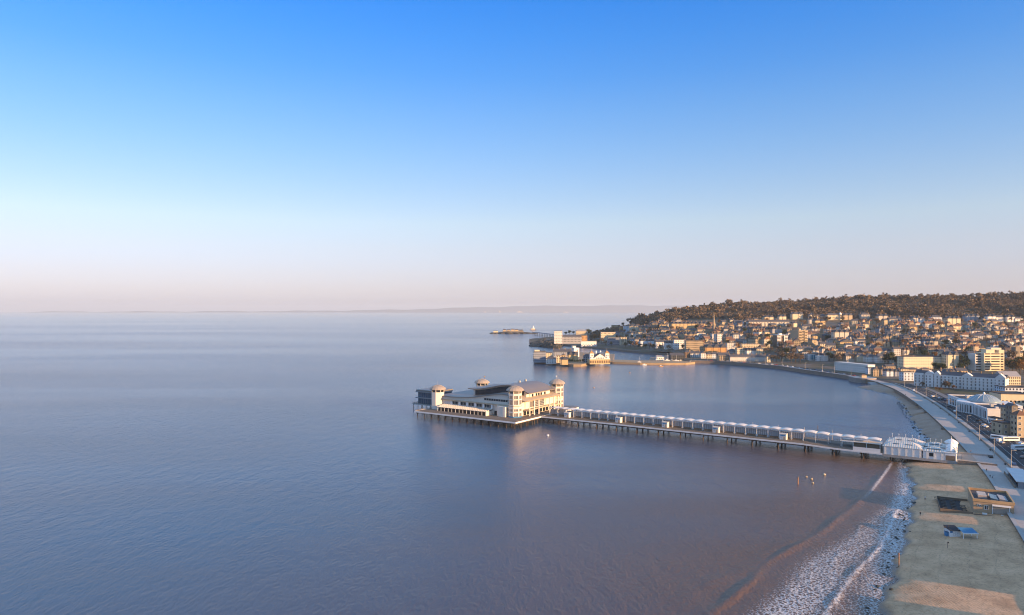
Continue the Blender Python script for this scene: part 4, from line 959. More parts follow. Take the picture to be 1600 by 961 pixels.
PM = [person_mesh('person_dark', cl('navy', (.02, .025, .05)), cl('black', (.02, .02, .022)), SK, HR), person_mesh('person_white', cl('navy', (.02, .025, .05)), cl('pale', (.6, .6, .6)), SK, HR),
      person_mesh('person_orange', cl('brown', (.07, .05, .04)), cl('orange', (.5, .2, .06)), SK, HR)]
for px, py, z, m_, rz, lab in ((1547, 747, PZ + .06, 0, 200, 'person in dark clothes walking on the promenade beside one in white'), (1551, 747, PZ + .06, 1, 200, 'person in a white top walking on the promenade beside one in black'),
                      (1541.5, 737, PZ + .06, 2, 20, 'person in an orange top on the promenade ahead of the walking pair'), (1517, 708, PZ + .06, 2, 20, 'person in an orange top at the promenade wall by the pier forecourt'), (1445.5, 781, 1.0, 1, 100, 'person in a pale top standing on the sand below the pier'),
                      (1438, 806, .8, 0, 140, 'dark clad person on the sunlit strip of sand left of the terrace'), (1415, 618, PZ + .06, 0, 10, 'dark clad person on the far curve of the promenade'), (1461, 781, 1.4, 0, 30, 'dark clad person near the terrace corner on the shaded sand')):
    p = at(px, py, z) if z > 3.5 else beach_at(px, py); zz = z if z > 3.5 else p.z + .02
    o = link('person', PM[m_], None, (p.x, p.y, zz), R(rz)); tag(o, lab, 'person', 'people on the shore')

# ------------------------------------------------------------------ vehicles
def car_mesh(kind, colm):
    b = MB()
    if kind == 'van': pf = [(-2.6, .35), (2.5, .35), (2.55, 1.0), (1.9, 1.25), (1.3, 2.05), (-2.5, 2.1), (-2.6, 1.9)]
    else: pf = [(-2.1, .35), (2.1, .32), (2.15, .75), (1.2, .95), (.5, 1.42), (-1.1, 1.45), (-1.9, 1.0), (-2.15, .9)]
    b.extr_y(pf, -.85, .85); body = b.mesh('body', colm)
    g = MB(); 
    if kind == 'van': g.extr_y([(1.15, 1.35), (1.85, 1.32), (1.32, 1.98), (1.0, 1.98)], -.87, .87)
    else: g.extr_y([(-1.6, 1.0), (1.05, .98), (.45, 1.36), (-1.05, 1.39)], -.87, .87)
    w = MB(); n = 10; w.add([(r * math.cos(2 * math.pi * k / n), y, .32 + r * math.sin(2 * math.pi * k / n)) for y in (-.1, .1) for r in (.32,) for k in range(n)], [tuple(range(n)), tuple(range(2 * n - 1, n - 1, -1))] + [((k + 1) % n, k, k + n, (k + 1) % n + n) for k in range(n)])
    return body, g.mesh('glazing', M_glass), w.mesh('wheel', M_dark)
carcol = {n: mat('car_' + n, c, .25, var=.05, spec=.5) for n, c in (('white', (.7, .7, .7)), ('silver', (.4, .41, .43)), ('black', (.02, .02, .022)), ('blue', (.03, .07, .16)), ('red', (.28, .03, .02)), ('grey', (.13, .135, .14)))}
CM = {}
hl_me = MB().box(-.04, .04, -.16, .16, -.08, .08).mesh('headlight', M_white)
def car(px=None, py=None, kind='car', col='white', rz=0, lab='', pos=None, z=PZ, detail=True, group='cars on the seafront'):
    p = pos if pos is not None else at(px, py, z)
    if (kind, col) not in CM: CM[(kind, col)] = car_mesh(kind, carcol[col])
    t = thing('van' if kind == 'van' else 'car', lab, 'van' if kind == 'van' else 'car', (p.x, p.y, p.z + .02), rz, group)
    bm_, gm_, wm_ = CM[(kind, col)]; link('body', bm_, t); link('glazing', gm_, t)
    if detail:
        for x in (-1.3, 1.35):
            for y in (-.78, .78): link('wheel', wm_, t, (x, y, 0))
        for y in (-.6, .6): link('headlight', hl_me, t, (2.12 if kind != 'van' else 2.55, y, .68))
    return t
rd = lambda px, py: math.atan2(*(lambda d: (d.y, d.x))((PR[min(len(PR) - 1, (j := min(range(len(PR)), key=lambda k: (PR[k] - at(px, py, PZ)).length)) + 1)] - PR[max(0, j - 1)])))
for px, py, kd, co, lab in ((1427.5, 611.5, 'van', 'white', 'white van driving along the curve of the seafront road'), (1481.5, 636, 'car', 'black', 'black car on the seafront road before the domed hall'), (1491.5, 643.5, 'car', 'white', 'white car on the seafront road below the curved colonnade'),
                            (1584, 727, 'car', 'blue', 'dark blue car beside the last lamp post at the picture edge'), (1548, 715, 'car', 'black', 'black car parked tight against the low promenade wall'), (1498, 651, 'car', 'grey', 'dark grey car on the promenade side by the sixth lamp')):
    car(px, py, kd, co, rd(px, py), lab)
lots = [(1529, 658), (1533, 661.5), (1537, 665), (1541, 668), (1546, 660), (1551, 663), (1556, 668), (1561, 690), (1566, 693)]
for i, (px, py) in enumerate(lots):
    car(px, py, 'van' if i in (7,) else 'car', ['black', 'grey', 'silver', 'white', 'blue', 'red', 'white', 'white', 'silver'][i], R(35), ['black car first in the car park below the white hall', 'dark grey car second in the car park below the white hall', 'silver car third in the car park below the white hall', 'white car fourth in the car park below the white hall', 'blue car at the back of the car park by the white hall', 'red car at the back of the car park by the white hall', 'white car at the back corner of the hall car park', 'white van parked beside the tan cafe', 'silver car parked beside the white van at the tan cafe'][i], group='cars in the hall car park')
# coaches / white trailers by the road edge
for i, (px, py, L, lab) in enumerate(((1563, 690, 9.0, 'long white trailer parked at an angle by the tan cafe'), (1580, 692, 10.0, 'white coach-like trailer in front of the tan cafe'), (1594, 706, 8.0, 'white trailer at the picture edge above the shelter'))):
    p = at(px, py, PZ); t = thing('trailer', lab, 'trailer', (p.x + 3, p.y + 5, PZ + .02), R((-50, 0, 5)[i]), 'white trailers by the road')
    MB().box(-L / 2, L / 2, -1.2, 1.2, .5, 2.9).build('body', M_white, t); MB().box(-L / 2 + .6, L / 2 - .6, -1.24, -1.2, 1.7, 2.4).build('window_band', M_glass, t)
    for x in (-L / 4, L / 4): 
        for y in (-1.1, 1.1): link('wheel', CM[('car', 'white')][2], t, (x, y, .1))
r5 = random.Random(5); ci = 0
for k in range(30):
    px = 1085 + k * 8.6 + r5.uniform(-2, 2); u = (px - 800) / F; y = coastY(u) + (13.5 if k % 2 else 18.0); co = r5.choice(['white', 'silver', 'black', 'grey', 'red', 'blue', 'white']); 
    car(kind='car', col=co, rz=R(-12 if px < 1220 else -60) + (math.pi if k % 2 else 0), lab=f'{co} car parked on the far seafront, number {k + 1} counting from the boatyard'.replace(f'number {k + 1}', (ordn[k] if k < 20 else 'twenty-' + ordn[k - 20]) ), pos=Vector((u * y, y, PZ)), detail=False, group='cars on the far seafront')

# gardens and car park behind the road
def sheet(pts, name, m_, z): o = MB().add([(p.x, p.y, z) for p in pts], [tuple(range(len(pts)))]).build(name, m_); return struct(o)
sheet([at(a, b, PZ) for a, b in ((1500, 641), (1540, 669), (1575, 702), (1612, 740), (1640, 700), (1640, 640), (1572, 622), (1490, 613), (1452, 618))], 'pavement_car_park', M_asph, PZ + .006)
sheet([at(a, b, PZ) for a, b in ((1455, 613), (1488, 614.5), (1560, 622), (1575, 618), (1490, 609), (1438, 605))], 'lawn', mat('winter_lawn', (.085, .085, .045), .95, var=.4, scale=.2), PZ + .02)
for i, (px, py, co) in enumerate(((1458, 620, 'white'), (1463, 621.5, 'grey'), (1468, 623, 'silver'), (1473, 624.5, 'black'), (1478, 626, 'blue'), (1586, 700, 'silver'), (1590, 697, 'black'), (1596, 694, 'white'), (1598, 716, 'grey'))):
    car(px, py, 'car', co, R(20 + 9 * (i % 3)), f'{co} car parked in the garden car park left of the domed hall' if i < 5 else f'{co} car parked near the trailers at the picture edge', group='cars in the garden car park' if i < 5 else 'cars near the trailers')
# ------------------------------------------------------------------ the town
FOOT = []                                  # footprints taken: x, y, radius
TOLABEL = []                               # (object, description, category, px, py, fixed label)
MARKS = [('the slender spire', 1115, 500), ('the white balcony tower', 1222, 532), ('the tan tower block', 1254, 525), ('the golden hotel', 1441, 566), ('the cream office tower', 1552, 562),
         ('the square church tower', 1587, 552), ('the twin orange gables', 1523, 540), ('the cream ridge hotel', 1490, 500), ('the stone church', 1281, 504), ('the small spired church', 1344, 545),
         ('the golden gabled terrace', 1078, 508), ('the orange brick hotel', 1118, 545), ('the long seafront terrace', 1170, 558), ('the big gabled villa', 1314, 525), ('the domed hall', 1530, 632),
         ('the clifftop hotel', 873, 526), ('the brown glass flats', 1085, 540), ('the low white block', 1330, 571), ('the glass-fronted house', 1271, 557), ('the white pedimented terrace', 1520, 597), ('the turreted cream hotel', 1303, 493), ('the sunlit cream headland hotel', 950, 526), ('the white lakeside terrace', 1011, 534), ('the twin-towered pavilion', 937, 558), ('the white lakeside hotel', 1062, 538)]
chim_me = MB().box(-.5, .5, -.4, .4, -1.5, 1.2).box(-.58, .58, -.48, .48, 1.2, 1.4).frustum(6, .16, .14, 1.4, 2.0, -.25).frustum(6, .16, .14, 1.4, 2.0, .25).mesh('chimney', mat('chimney_brick', (.38, .24, .14), .85))
wb = MB(); wb.box(-.5, .5, -.06, .05, 0, 1); wb.cur = 1
for a in ((-.58, -.5, 0, 1), (.5, .58, 0, 1), (-.58, .58, -.1, 0), (-.58, .58, 1, 1.06)): wb.box(a[0], a[1], -.12, .05, a[2], a[3])
wb.box(-.03, .03, -.09, -.06, 0, 1); wb.box(-.5, .5, -.09, -.06, .48, .53)
win_me = wb.mesh('window', [M_glass, M_white])
def roof_on(style, w, d, h, rise, rm, t, y0=0.0):
    """roof over a block that spans x -w/2..w/2 and y 0..d"""
    r = MB(); x0, x1 = -w / 2, w / 2
    if style == 'gable': r.gable(x0, x1, 0, d, h + .02, rise, 'x')
    elif style == 'front': r.gable(x0, x1, 0, d, h + .02, rise, 'y')
    elif style == 'hip': r.hip(x0, x1, 0, d, h + .02, rise)
    elif style == 'flat':
        r.box(x0 - .15, x1 + .15, -.15, .25, h, h + .7); r.box(x0 - .15, x1 + .15, d - .25, d + .15, h, h + .7); r.box(x0 - .15, x0 + .25, .25, d - .25, h, h + .7); r.box(x1 - .25, x1 + .15, .25, d - .25, h, h + .7); r.box(x0 + .25, x1 - .25, .25, d - .25, h, h + .12)
    elif style.startswith('gables'):
        n = int(style[6:]); r.gable(x0, x1, 0, d, h + .02, rise, 'x')
        for k in range(n):
            xc = x0 + w * (k + .5) / n; hw = w / n * .36
            r.extr_y([(xc - hw - .3, h - .3), (xc + hw + .3, h - .3), (xc, h + rise * .95)], -.9, d * .45)
    return r.build('roof', rm, t)
def house(px0, px1, yt, yb, wall='cream', roof='slate', style='hip', kind='house', rot=0.0, d=None, z=None, bays=0, chim=1, st=None, big=False, label=None, desc=None, wcol=1.0, mark=True, sink=3.0, name=None):
    pc = (px0 + px1) / 2; c = at(pc, yb, z) if z is not None else ground(pc, yb)
    s = c.y / F; w = max(4.0, (px1 - px0) * s / max(.6, math.cos(rot))); tot = max(4.0, (yb - yt) * s)
    if d is None: d = min(max(7.0, w * .8), 11.5)
    flat = style == 'flat'; rise = 0 if flat else min(tot * .36, (w if style == 'front' else d) * .42)
    h = tot - rise - (.7 if flat else 0); st = st or max(1, int(round(h / 3.1)))
    nm = name or {'house': 'house', 'villa': 'villa', 'terrace': 'terraced_row', 'flats': 'apartment_block', 'hotel': 'hotel_building', 'block': 'building', 'church': 'church', 'bungalow': 'bungalow', 'shed': 'shed'}[kind]
    t = link(nm, None, None, c, rot)
    wm = wallm(wall); W = MB(); W.box(-w / 2, w / 2, 0, d, -sink, h)
    if style == 'front': W.extr_y([(-w / 2, h), (w / 2, h), (0, h + rise - .05)], .01, d - .01)
    if style.startswith('gables'):
        n = int(style[6:])
        for k in range(n):
            xc = -w / 2 + w * (k + .5) / n; hw = w / n * .36; W.extr_y([(xc - hw, -sink), (xc + hw, -sink), (xc + hw, h - .3), (xc, h + rise * .9), (xc - hw, h - .3)], -.75, .0)
    if style == 'gable': W.extr_x([(0, h), (d, h), (d / 2, h + rise - .05)], -w / 2 + .01, w / 2 - .01)
    W.build('wall', wm, t); ro = roof_on(style, w, d, h, rise, roofm(roof), t)
    if bays:
        bmh = min(h - .3, st * 3.0 - .5); bw = min(2.6, w / bays * .55)
        bme = MB().prism([(-bw / 2, 0), (-bw / 2 * .6, -1.1), (bw / 2 * .6, -1.1), (bw / 2, 0)], -sink, bmh).mesh('bay_window', wm)
        gme = MB()
        for f in range(st):
            z0 = f * (h / st) + .9
            if z0 + 1.5 < bmh: gme.box(-bw * .28, bw * .28, -1.16, -1.08, z0, z0 + 1.5)
        gme = gme.mesh('bay_panes', M_glass)
        for k in range(bays):
            b = link('bay_window', bme, t, (-w / 2 + w * (k + .5) / bays, -.01, 0)); stuff(link('bay_panes', gme, b))
    # windows
    ncol = max(1, int(w / (3.0 if not big else 3.2) * wcol)); ww, wh = min(1.25, w / ncol * .5), min(1.7, h / st * .56); G = MB()
    for f in range(st):
        z0 = f * (h / st) + h / st * .28
        for k in range(ncol):
            x = -w / 2 + w * (k + .5) / ncol
            if big: link('window', win_me, t, (x, -.02, z0), None, (ww, 1, wh))
            elif not (bays and k % 2 == 0): G.box(x - ww / 2, x + ww / 2, -.07, .03, z0, z0 + wh)
        for k in range(max(1, int(d / 3.4))):
            y = d * (k + .5) / max(1, int(d / 3.4))
            for sx_ in (-1, 1): G.box(sx_ * w / 2 - .06, sx_ * w / 2 + .06, y - ww / 2, y + ww / 2, z0, z0 + wh)
    if G.f: stuff(G.build('window_panes', M_glass, t))
    for k in range(chim):
        x = (-w / 2 + .7) if k == 0 and chim > 1 else (w / 2 - .7 if k == chim - 1 else -w / 2 + w * k / (chim - 1))
        link('chimney', chim_me, ro, (x, d * .5, h + rise - (0.1 if style in ('gable',) or style.startswith('gables') else rise * .35)), None, (1.0, 1.2, 1.0))
    FOOT.append((c.x - math.sin(rot) * d / 2, c.y + math.cos(rot) * d / 2, max(w, d) * .55))
    cat = {'terrace': 'terrace', 'flats': 'flats', 'hotel': 'hotel', 'church': 'church', 'villa': 'house', 'house': 'house', 'bungalow': 'house', 'block': 'building', 'shed': 'shed'}[kind]
    rw = {'gable': 'pitched', 'front': 'gabled', 'hip': 'hip-roofed', 'flat': 'flat-roofed'}.get(style, 'multi-gabled')
    cw = {'bluewhite': 'bluish white', 'offwhite': 'off-white', 'bluegrey': 'blue-grey', 'darkstone': 'dark stone', 'gold': 'golden stone', 'pale': 'pale', 'stone': 'stone'}.get(wall, wall)
    TOLABEL.append((t, desc or f'{cw} {rw} {({"terrace": "terrace", "flats": "apartment block", "hotel": "hotel", "villa": "villa", "bungalow": "bungalow", "church": "church", "block": "building", "shed": "shed"}).get(kind, "house")}', cat, pc, (yt + yb) / 2, label))
    return t, w, d, h, rise, c
H = house
# headland
H(866, 878.5, 517, 535, 'offwhite', 'slate', 'flat', 'hotel', label='tall pale clifftop hotel end block above the dark headland rocks', big=True, st=4, z=12, d=14)
H(878.5, 909, 523, 535, 'grey', 'slate', 'hip', 'hotel', label='long grey wing of the clifftop hotel on the headland', st=3, z=12, chim=3)
H(909, 917.5, 524, 534.5, 'orange', 'slate', 'flat', 'block', label='small orange brick block at the right end of the clifftop hotel', z=12)
H(900, 917.5, 515, 525, 'cream', 'lead', 'hip', 'hotel', label='grand cream hotel behind the clifftop hotel on the headland', st=3, chim=2)
H(908, 932, 533, 540.5, 'white', 'lead', 'flat', 'block', label='low white cafe with a colonnade on the headland shore', st=1, z=4, bays=6)
H(915, 927, 528, 534, 'white', 'slate', 'hip', 'block', label='white upper pavilion behind the low headland cafe', z=6)
H(939, 962, 519, 533, 'cream', 'lead', 'flat', 'hotel', label='sunlit cream four-storey headland hotel right of the dark scrub', st=4, chim=2)
H(950, 968, 527, 539, 'bluegrey', 'felt', 'flat', 'flats', desc='grey glass-fronted modern flats', wcol=1.3)
H(948, 957, 505.5, 512, 'cream', 'lead', 'flat', 'villa', chim=0); H(956, 967, 508, 512.5, 'gold', 'lead', 'flat', 'villa', chim=0)
H(968, 975, 509, 517, 'orange', 'tile', 'hip'); H(975, 983.5, 509, 519, 'bluewhite', 'slate', 'flat', 'flats'); H(983.6, 998, 507, 519, 'cream', 'slate', 'gables2', 'villa', chim=2); H(988, 992, 503.5, 512, 'cream', 'slate', 'front', 'villa')
H(999, 1009, 508, 518.5, 'tan', 'slate', 'gables2', 'villa', chim=2); H(1009.5, 1018, 508, 518.5, 'stone', 'slate', 'hip', 'villa'); H(999, 1009, 504, 508, 'white', 'lead', 'flat', 'villa', chim=0)
H(961, 968, 517, 526, 'bluegrey', 'slate', 'hip'); H(969, 976, 516.5, 526, 'tan', 'slate', 'gable'); H(976, 985, 520, 527, 'cream', 'slate', 'hip'); H(985, 996, 518, 527.5, 'offwhite', 'slate', 'gables2', chim=2); H(997, 1004, 519, 528, 'cream', 'slate', 'flat'); H(1004.5, 1011, 519, 528, 'gold', 'slate', 'hip'); H(1011.5, 1018, 521, 528, 'grey', 'slate', 'gable')
H(969, 979, 526.5, 539, 'cream', 'slate', 'flat', 'terrace', bays=3); H(983, 991, 528, 538, 'bluewhite', 'slate', 'gable', 'terrace'); H(992, 999.5, 528, 539, 'pale', 'slate', 'hip', 'terrace'); H(1000, 1022, 529, 539, 'bluewhite', 'slate', 'gables4', 'terrace', chim=4, label='bluish white gabled terrace above the far shore of the marine lake')
# above the marine lake
H(1025, 1039, 531, 543, 'white', 'slate', 'gable', 'terrace', chim=3, bays=3); H(1039.5, 1053, 532, 545, 'white', 'slate', 'gables3', 'terrace', chim=2); H(1053.6, 1072, 530.5, 545.5, 'white', 'slate', 'flat', 'hotel', st=4, chim=2, label='white four-storey lakeside hotel with chimneys above the boatyard')
H(1072, 1098, 532, 548, 'stone', 'felt', 'flat', 'flats', label='brown balcony flats with glass stair above the boatyard', st=5, wcol=1.5, d=14)
H(1102, 1135, 538, 552, 'orange', 'slate', 'gables3', 'hotel', label='large orange brick hotel with stepped gables behind the white seafront row', st=4, chim=4, d=14)
H(1070, 1078.8, 547.5, 559, 'brown', 'slate', 'hip', 'house', st=3); H(1079, 1095, 549, 558.5, 'white', 'slate', 'gable', 'terrace', st=3, chim=3); H(1095.3, 1102.8, 549, 560, 'white', 'slate', 'front', 'house', st=3); H(1104, 1112.8, 551, 560, 'cream', 'slate', 'hip', 'house'); H(1113, 1122, 550.5, 560, 'bluewhite', 'slate', 'gable', 'terrace', chim=2)
H(1122.3, 1140.5, 551, 564, 'tan', 'slate', 'gable', 'terrace', st=3, chim=4, bays=5)
H(1140.8, 1198, 554, 564.5, 'offwhite', 'slate', 'gable', 'terrace', label='long pale seafront terrace with rows of sash windows by the far sea wall', st=3, chim=9, big=True, d=11)
H(1198.3, 1204, 554.5, 566, 'cream', 'slate', 'hip', 'house', st=3)
H(1049.5, 1105, 502.5, 513, 'gold', 'slate', 'gables9', 'terrace', label='golden stone terrace with nine pointed gables below the wood', st=3, chim=8)
H(1030, 1043.5, 504, 515, 'gold', 'slate', 'gables2', 'villa', chim=2, desc='golden stone villa with a turret'); H(1037.5, 1040.5, 500.5, 514.5, 'gold', 'slate', 'hip', 'villa', chim=0, desc='slim golden stone turret house'); H(1019, 1027.5, 502, 518.5, 'darkstone', 'slate', 'hip', 'villa', chim=2)
H(1033, 1061, 513.5, 520, 'tan', 'slate', 'gable', 'terrace', chim=5); H(1064, 1089, 513.5, 520, 'gold', 'slate', 'gable', 'terrace', chim=5)
H(1090, 1113.5, 511.5, 521, 'stone', 'browntile', 'gable', 'church', label='long stone church nave beside the slender spire', chim=0, st=1, d=13)
H(1064, 1074.5, 518.5, 528.5, 'tan', 'slate', 'gables2', 'villa', chim=2); H(1076, 1089, 518.5, 530, 'stone', 'slate', 'gables2', 'villa', chim=2); H(1012, 1020.5, 520, 529, 'stone', 'slate', 'hip'); H(1020.8, 1028.5, 521.5, 531, 'gold', 'slate', 'front'); H(1096, 1107.5, 521.5, 532, 'bluegrey', 'slate', 'hip', 'villa')
H(1042, 1056, 521, 529.5, 'darkstone', 'slate', 'gable', 'house'); H(1030, 1041, 521.5, 530, 'stone', 'slate', 'hip', 'house')
H(1113, 1120.5, 521.5, 534, 'white', 'slate', 'flat', 'flats', st=4, chim=0); H(1121, 1128.5, 521, 534, 'white', 'slate', 'flat', 'flats', st=4, chim=0); H(1130, 1137.5, 521.5, 530, 'cream', 'slate', 'hip'); H(1108, 1113, 526, 534, 'white', 'slate', 'flat', 'house')
H(1136, 1152.3, 535.5, 548, 'offwhite', 'felt', 'flat', 'flats', st=4, desc='cream flat-roofed corner apartment block'); H(1139.5, 1151.4, 545, 554, 'grey', 'slate', 'hip', 'house')
H(1151.6, 1166, 543.5, 555, 'cream', 'slate', 'flat', 'terrace', st=3, chim=3); H(1166.3, 1182, 543.5, 555, 'white', 'slate', 'gables4', 'terrace', chim=4); H(1182.4, 1191.5, 542, 555, 'cream', 'slate', 'hip', 'house', st=3)
H(1159, 1204.5, 537.5, 545, 'cream', 'lead', 'flat', 'terrace', label='long cream rooftop terrace standing behind the pale seafront terrace', chim=6)
H(1154.6, 1167, 528, 537, 'offwhite', 'slate', 'hip', 'villa', chim=2); H(1172, 1187.5, 529, 538.5, 'tan', 'slate', 'flat', 'flats', st=3); H(1185, 1187.6, 526.5, 538, 'gold', 'slate', 'flat', 'house', chim=0)
H(1123, 1131.4, 505.5, 518, 'stone', 'slate', 'front', 'church', chim=0, st=2, desc='tall gabled stone chapel'); H(1131.6, 1139.5, 509.5, 520, 'darkstone', 'slate', 'hip'); H(1140.2, 1146, 509, 519, 'tan', 'slate', 'front')
H(1147, 1161.5, 500, 509.5, 'bluegrey', 'slate', 'gable', 'terrace', chim=3); H(1162, 1169.3, 499.5, 510, 'white', 'slate', 'front', 'house', st=3)
H(1170, 1233.5, 499.5, 510, 'pale', 'slate', 'gable', 'terrace', label='long pale stone terrace of bay-fronted houses high under the wood', st=3, chim=11, bays=11)
H(1152, 1175, 510, 520.5, 'bluegrey', 'slate', 'gables4', 'terrace', chim=4); H(1175.4, 1205, 510, 520.5, 'stone', 'slate', 'gables5', 'terrace', chim=5); H(1206, 1221.5, 510.5, 520.5, 'grey', 'slate', 'gables3', 'terrace', chim=3)
H(1194, 1208.5, 493, 500.5, 'cream', 'slate', 'gables2', 'villa', chim=2); H(1217, 1228.5, 491.5, 500, 'cream', 'slate', 'gables2', 'villa', chim=2); H(1237.5, 1255, 487.5, 499, 'cream', 'slate', 'gables2', 'villa', chim=3); H(1265.5, 1277, 489, 499, 'pale', 'slate', 'hip', 'villa', chim=2); H(1277.4, 1289.5, 490.5, 499, 'pale', 'slate', 'gable', 'villa', chim=2)
t, w, d, h, rise, c = H(1293, 1313.5, 489, 500, 'cream', 'slate', 'hip', 'hotel', label='cream hotel with a round corner turret below the wooded ridge', st=3, chim=2)
MB().frustum(10, 3.0, 3.0, -2, h + 2, w / 2 - 1, 0).build('turret', wallm('cream'), t); MB().lathe([(3.4, h + 2), (2.6, h + 4), (.2, h + 6.5)], 10, w / 2 - 1, 0).build('turret_cap', M_white, t)
# the two tower blocks
def tower_block(px0, px1, yt, yb, wall, lab, rot, floors, kind):
    pc = (px0 + px1) / 2; c = ground(pc, yb); s = c.y / F; w = (px1 - px0) * s / 1.12; hh = (yb - yt) * s; t = thing('tower_block', lab, 'tower block', c, rot)
    MB().box(-w / 2, w / 2, 0, w * .75, -3, hh).build('core', wallm('brown' if kind == 0 else 'tan'), t); MB().box(-w / 2 - .6, w / 2 + .6, -1.6, w * .75 + .6, hh, hh + .8).build('roof_slab', wallm(wall), t)
    MB().box(-2.5, 2.5, w * .25, w * .5, hh + .8, hh + 3.2).build('lift_house', wallm(wall), t); fh = hh / floors
    bal = MB(); bal.box(-w / 2 - .2, -w / 6, -1.5, -.02, 0, 1.25); b_me = bal.mesh('balcony', wallm(wall)); bal = MB(); bal.box(w / 6, w / 2 + .2, -1.5, -.02, 0, 1.25); b2 = bal.mesh('balcony', wallm(wall))
    gl = MB(); gl.box(-w / 2 + .6, -w / 6 - .4, -.08, .02, 1.3, fh - .3); gl.box(w / 6 + .4, w / 2 - .6, -.08, .02, 1.3, fh - .3); gl.box(-w / 10, w / 10, -.08, .02, .5, fh - .5); g_me = gl.mesh('glazing', M_glass)
    for f in range(floors): link('balcony', b_me, t, (0, 0, f * fh)); link('balcony', b2, t, (0, 0, f * fh)); stuff(link('glazing', g_me, t, (0, 0, f * fh)))
    for x in (-w / 6, w / 6): MB().box(x - .5, x + .5, -1.7, 0, -3, hh).build('fin', wallm(wall), t)
    FOOT.append((c.x, c.y + w * .37, w * .7))
tower_block(1212.5, 1232, 524, 542, 'white', 'white tower block with stacked balconies rising above the seafront trees', R(8), 8, 0)
tower_block(1243, 1265.5, 516.5, 536, 'tan', 'tan tower block with pale end walls in the trees behind the seafront', R(28), 8, 1)
H(1225, 1247, 541.5, 551, 'pale', 'slate', 'gable', 'terrace', chim=5); H(1247.3, 1269, 541, 550.5, 'tan', 'slate', 'gable', 'terrace', chim=5)
# churches
t, w, d, h, rise, c = H(1274, 1281.5, 498, 511, 'gold', 'slate', 'front', 'church', label='gabled golden stone church front with a bell turret on the hillside', chim=0, st=2, d=18); H(1282.5, 1289.5, 499, 509.5, 'gold', 'slate', 'front', 'church', label='second gable of the golden stone church on the hillside', chim=0, st=2, d=16)
MB().frustum(4, 1.2, 1.2, h, h + rise + 3, 0, 2, R(45)).build('bell_turret', wallm('gold'), t); MB().frustum(4, 1.5, .05, h + rise + 3, h + rise + 6, 0, 2, R(45)).build('spirelet', wallm('gold'), t)
c = ground(1115.5, 521); s = c.y / F; sp = thing('church_spire', 'slender pale stone spire rising from the hillside church against the wood', 'spire', c, R(20))
MB().box(-2.3, 2.3, -2.3, 2.3, -3, 14 * s).build('tower', wallm('darkstone'), sp); MB().frustum(8, 2.1, .12, 14 * s, 34.5 * s, ph=R(22.5)).build('spire', wallm('stone'), sp)
for sx_ in (-2.0, 2.0):
    for sy_ in (-2.0, 2.0): MB().frustum(4, .5, .05, 14 * s, 14 * s + 5, sx_, sy_, R(45)).build('pinnacle', wallm('stone'), sp)
t, w, d, h, rise, c = H(1329, 1351, 541, 551.5, 'stone', 'browntile', 'gable', 'church', label='brown stone church with a small pointed spire in the town', chim=0, st=1, d=14)
MB().box(w / 2 - .2, w / 2 + 3.4, 1, 4.6, -2, h + 2).build('tower', wallm('tan'), t); MB().frustum(4, 2.5, .05, h + 2, h + 9, w / 2 + 1.6, 2.8, R(45)).build('spire', wallm('gold'), t)
c = ground(1587, 566); s = c.y / F; ct = thing('church_tower', 'square battlemented stone church tower right of the cream office tower', 'church tower', c, R(10))
MB().box(-3.6, 3.6, -3.6, 3.6, -3, 24 * s).build('tower', wallm('darkstone'), ct)
for k in range(4):
    for j in (-1, 1): MB().box(-3.9 + k * 2.1, -2.9 + k * 2.1, 3.4 * j - .4, 3.4 * j + .4, 24 * s, 24 * s + 1.1).build('merlon', wallm('stone'), ct)
for sx_ in (-3.3, 3.3):
    for sy_ in (-3.3, 3.3): MB().frustum(4, .7, .05, 24 * s, 24 * s + 4, sx_, sy_, R(45)).build('pinnacle', wallm('stone'), ct)
MB().box(-.9, .9, -3.7, -3.55, 13 * s, 18 * s).build('louvre', M_dark, ct); MB().tube((0, 0, 24 * s), (0, 0, 24 * s + 7), .1, 5).build('flagpole', M_white, ct)
# middle of the town
H(1253.6, 1263, 550, 562, 'grey', 'slate', 'flat', 'house', st=3); H(1277, 1285, 551.5, 564, 'white', 'slate', 'gables2', 'house', bays=1); H(1285.3, 1294, 552, 564, 'white', 'slate', 'gables2', 'house')
t, w, d, h, rise, c = H(1265.5, 1276.6, 552.5, 563, 'white', 'felt', 'flat', 'house', label='white modern house with a blue glass front by the seafront trees', chim=0)
MB().box(-w / 2 + .8, w / 2 - .8, -.3, -.1, 1.0, h - .8).build('glass_front', mat('sea_blue_glass', (.05, .22, .30), .1, spec=.6), t)
for k in range(1, 4): MB().box(-w / 2 + w * k / 4 - .15, -w / 2 + w * k / 4 + .15, -.45, -.3, 1.0, h - .8).build('mullion', M_white, t)
H(1288, 1302.5, 522, 532, 'darkstone', 'slate', 'gables1', 'villa'); H(1274, 1283, 541.5, 551, 'offwhite', 'slate', 'front'); H(1284.5, 1292, 542, 552, 'offwhite', 'slate', 'front'); H(1299, 1307, 542, 554, 'cream', 'slate', 'front')
H(1303, 1326.5, 515, 534, 'pale', 'slate', 'gables3', 'villa', label='big pale villa with three steep gables on the hillside', chim=3, st=3)
H(1318, 1332, 489.5, 499.5, 'tan', 'slate', 'gables2', 'villa', chim=2); H(1346, 1359.5, 488.5, 498.5, 'pale', 'slate', 'hip', 'villa', chim=2); H(1372, 1387, 490.5, 500.5, 'pale', 'slate', 'gables2', 'villa', chim=2); H(1393, 1408, 494, 504, 'white', 'slate', 'gables2', 'villa', chim=2)
H(1327, 1336, 519, 531, 'tan', 'slate', 'front', 'villa'); H(1337, 1345, 519.5, 531, 'stone', 'slate', 'hip', 'villa'); H(1349.5, 1361, 517.5, 528, 'stone', 'slate', 'gables2', 'villa', chim=2); H(1336, 1352, 529.5, 538.5, 'white', 'slate', 'gable', 'house', chim=2)
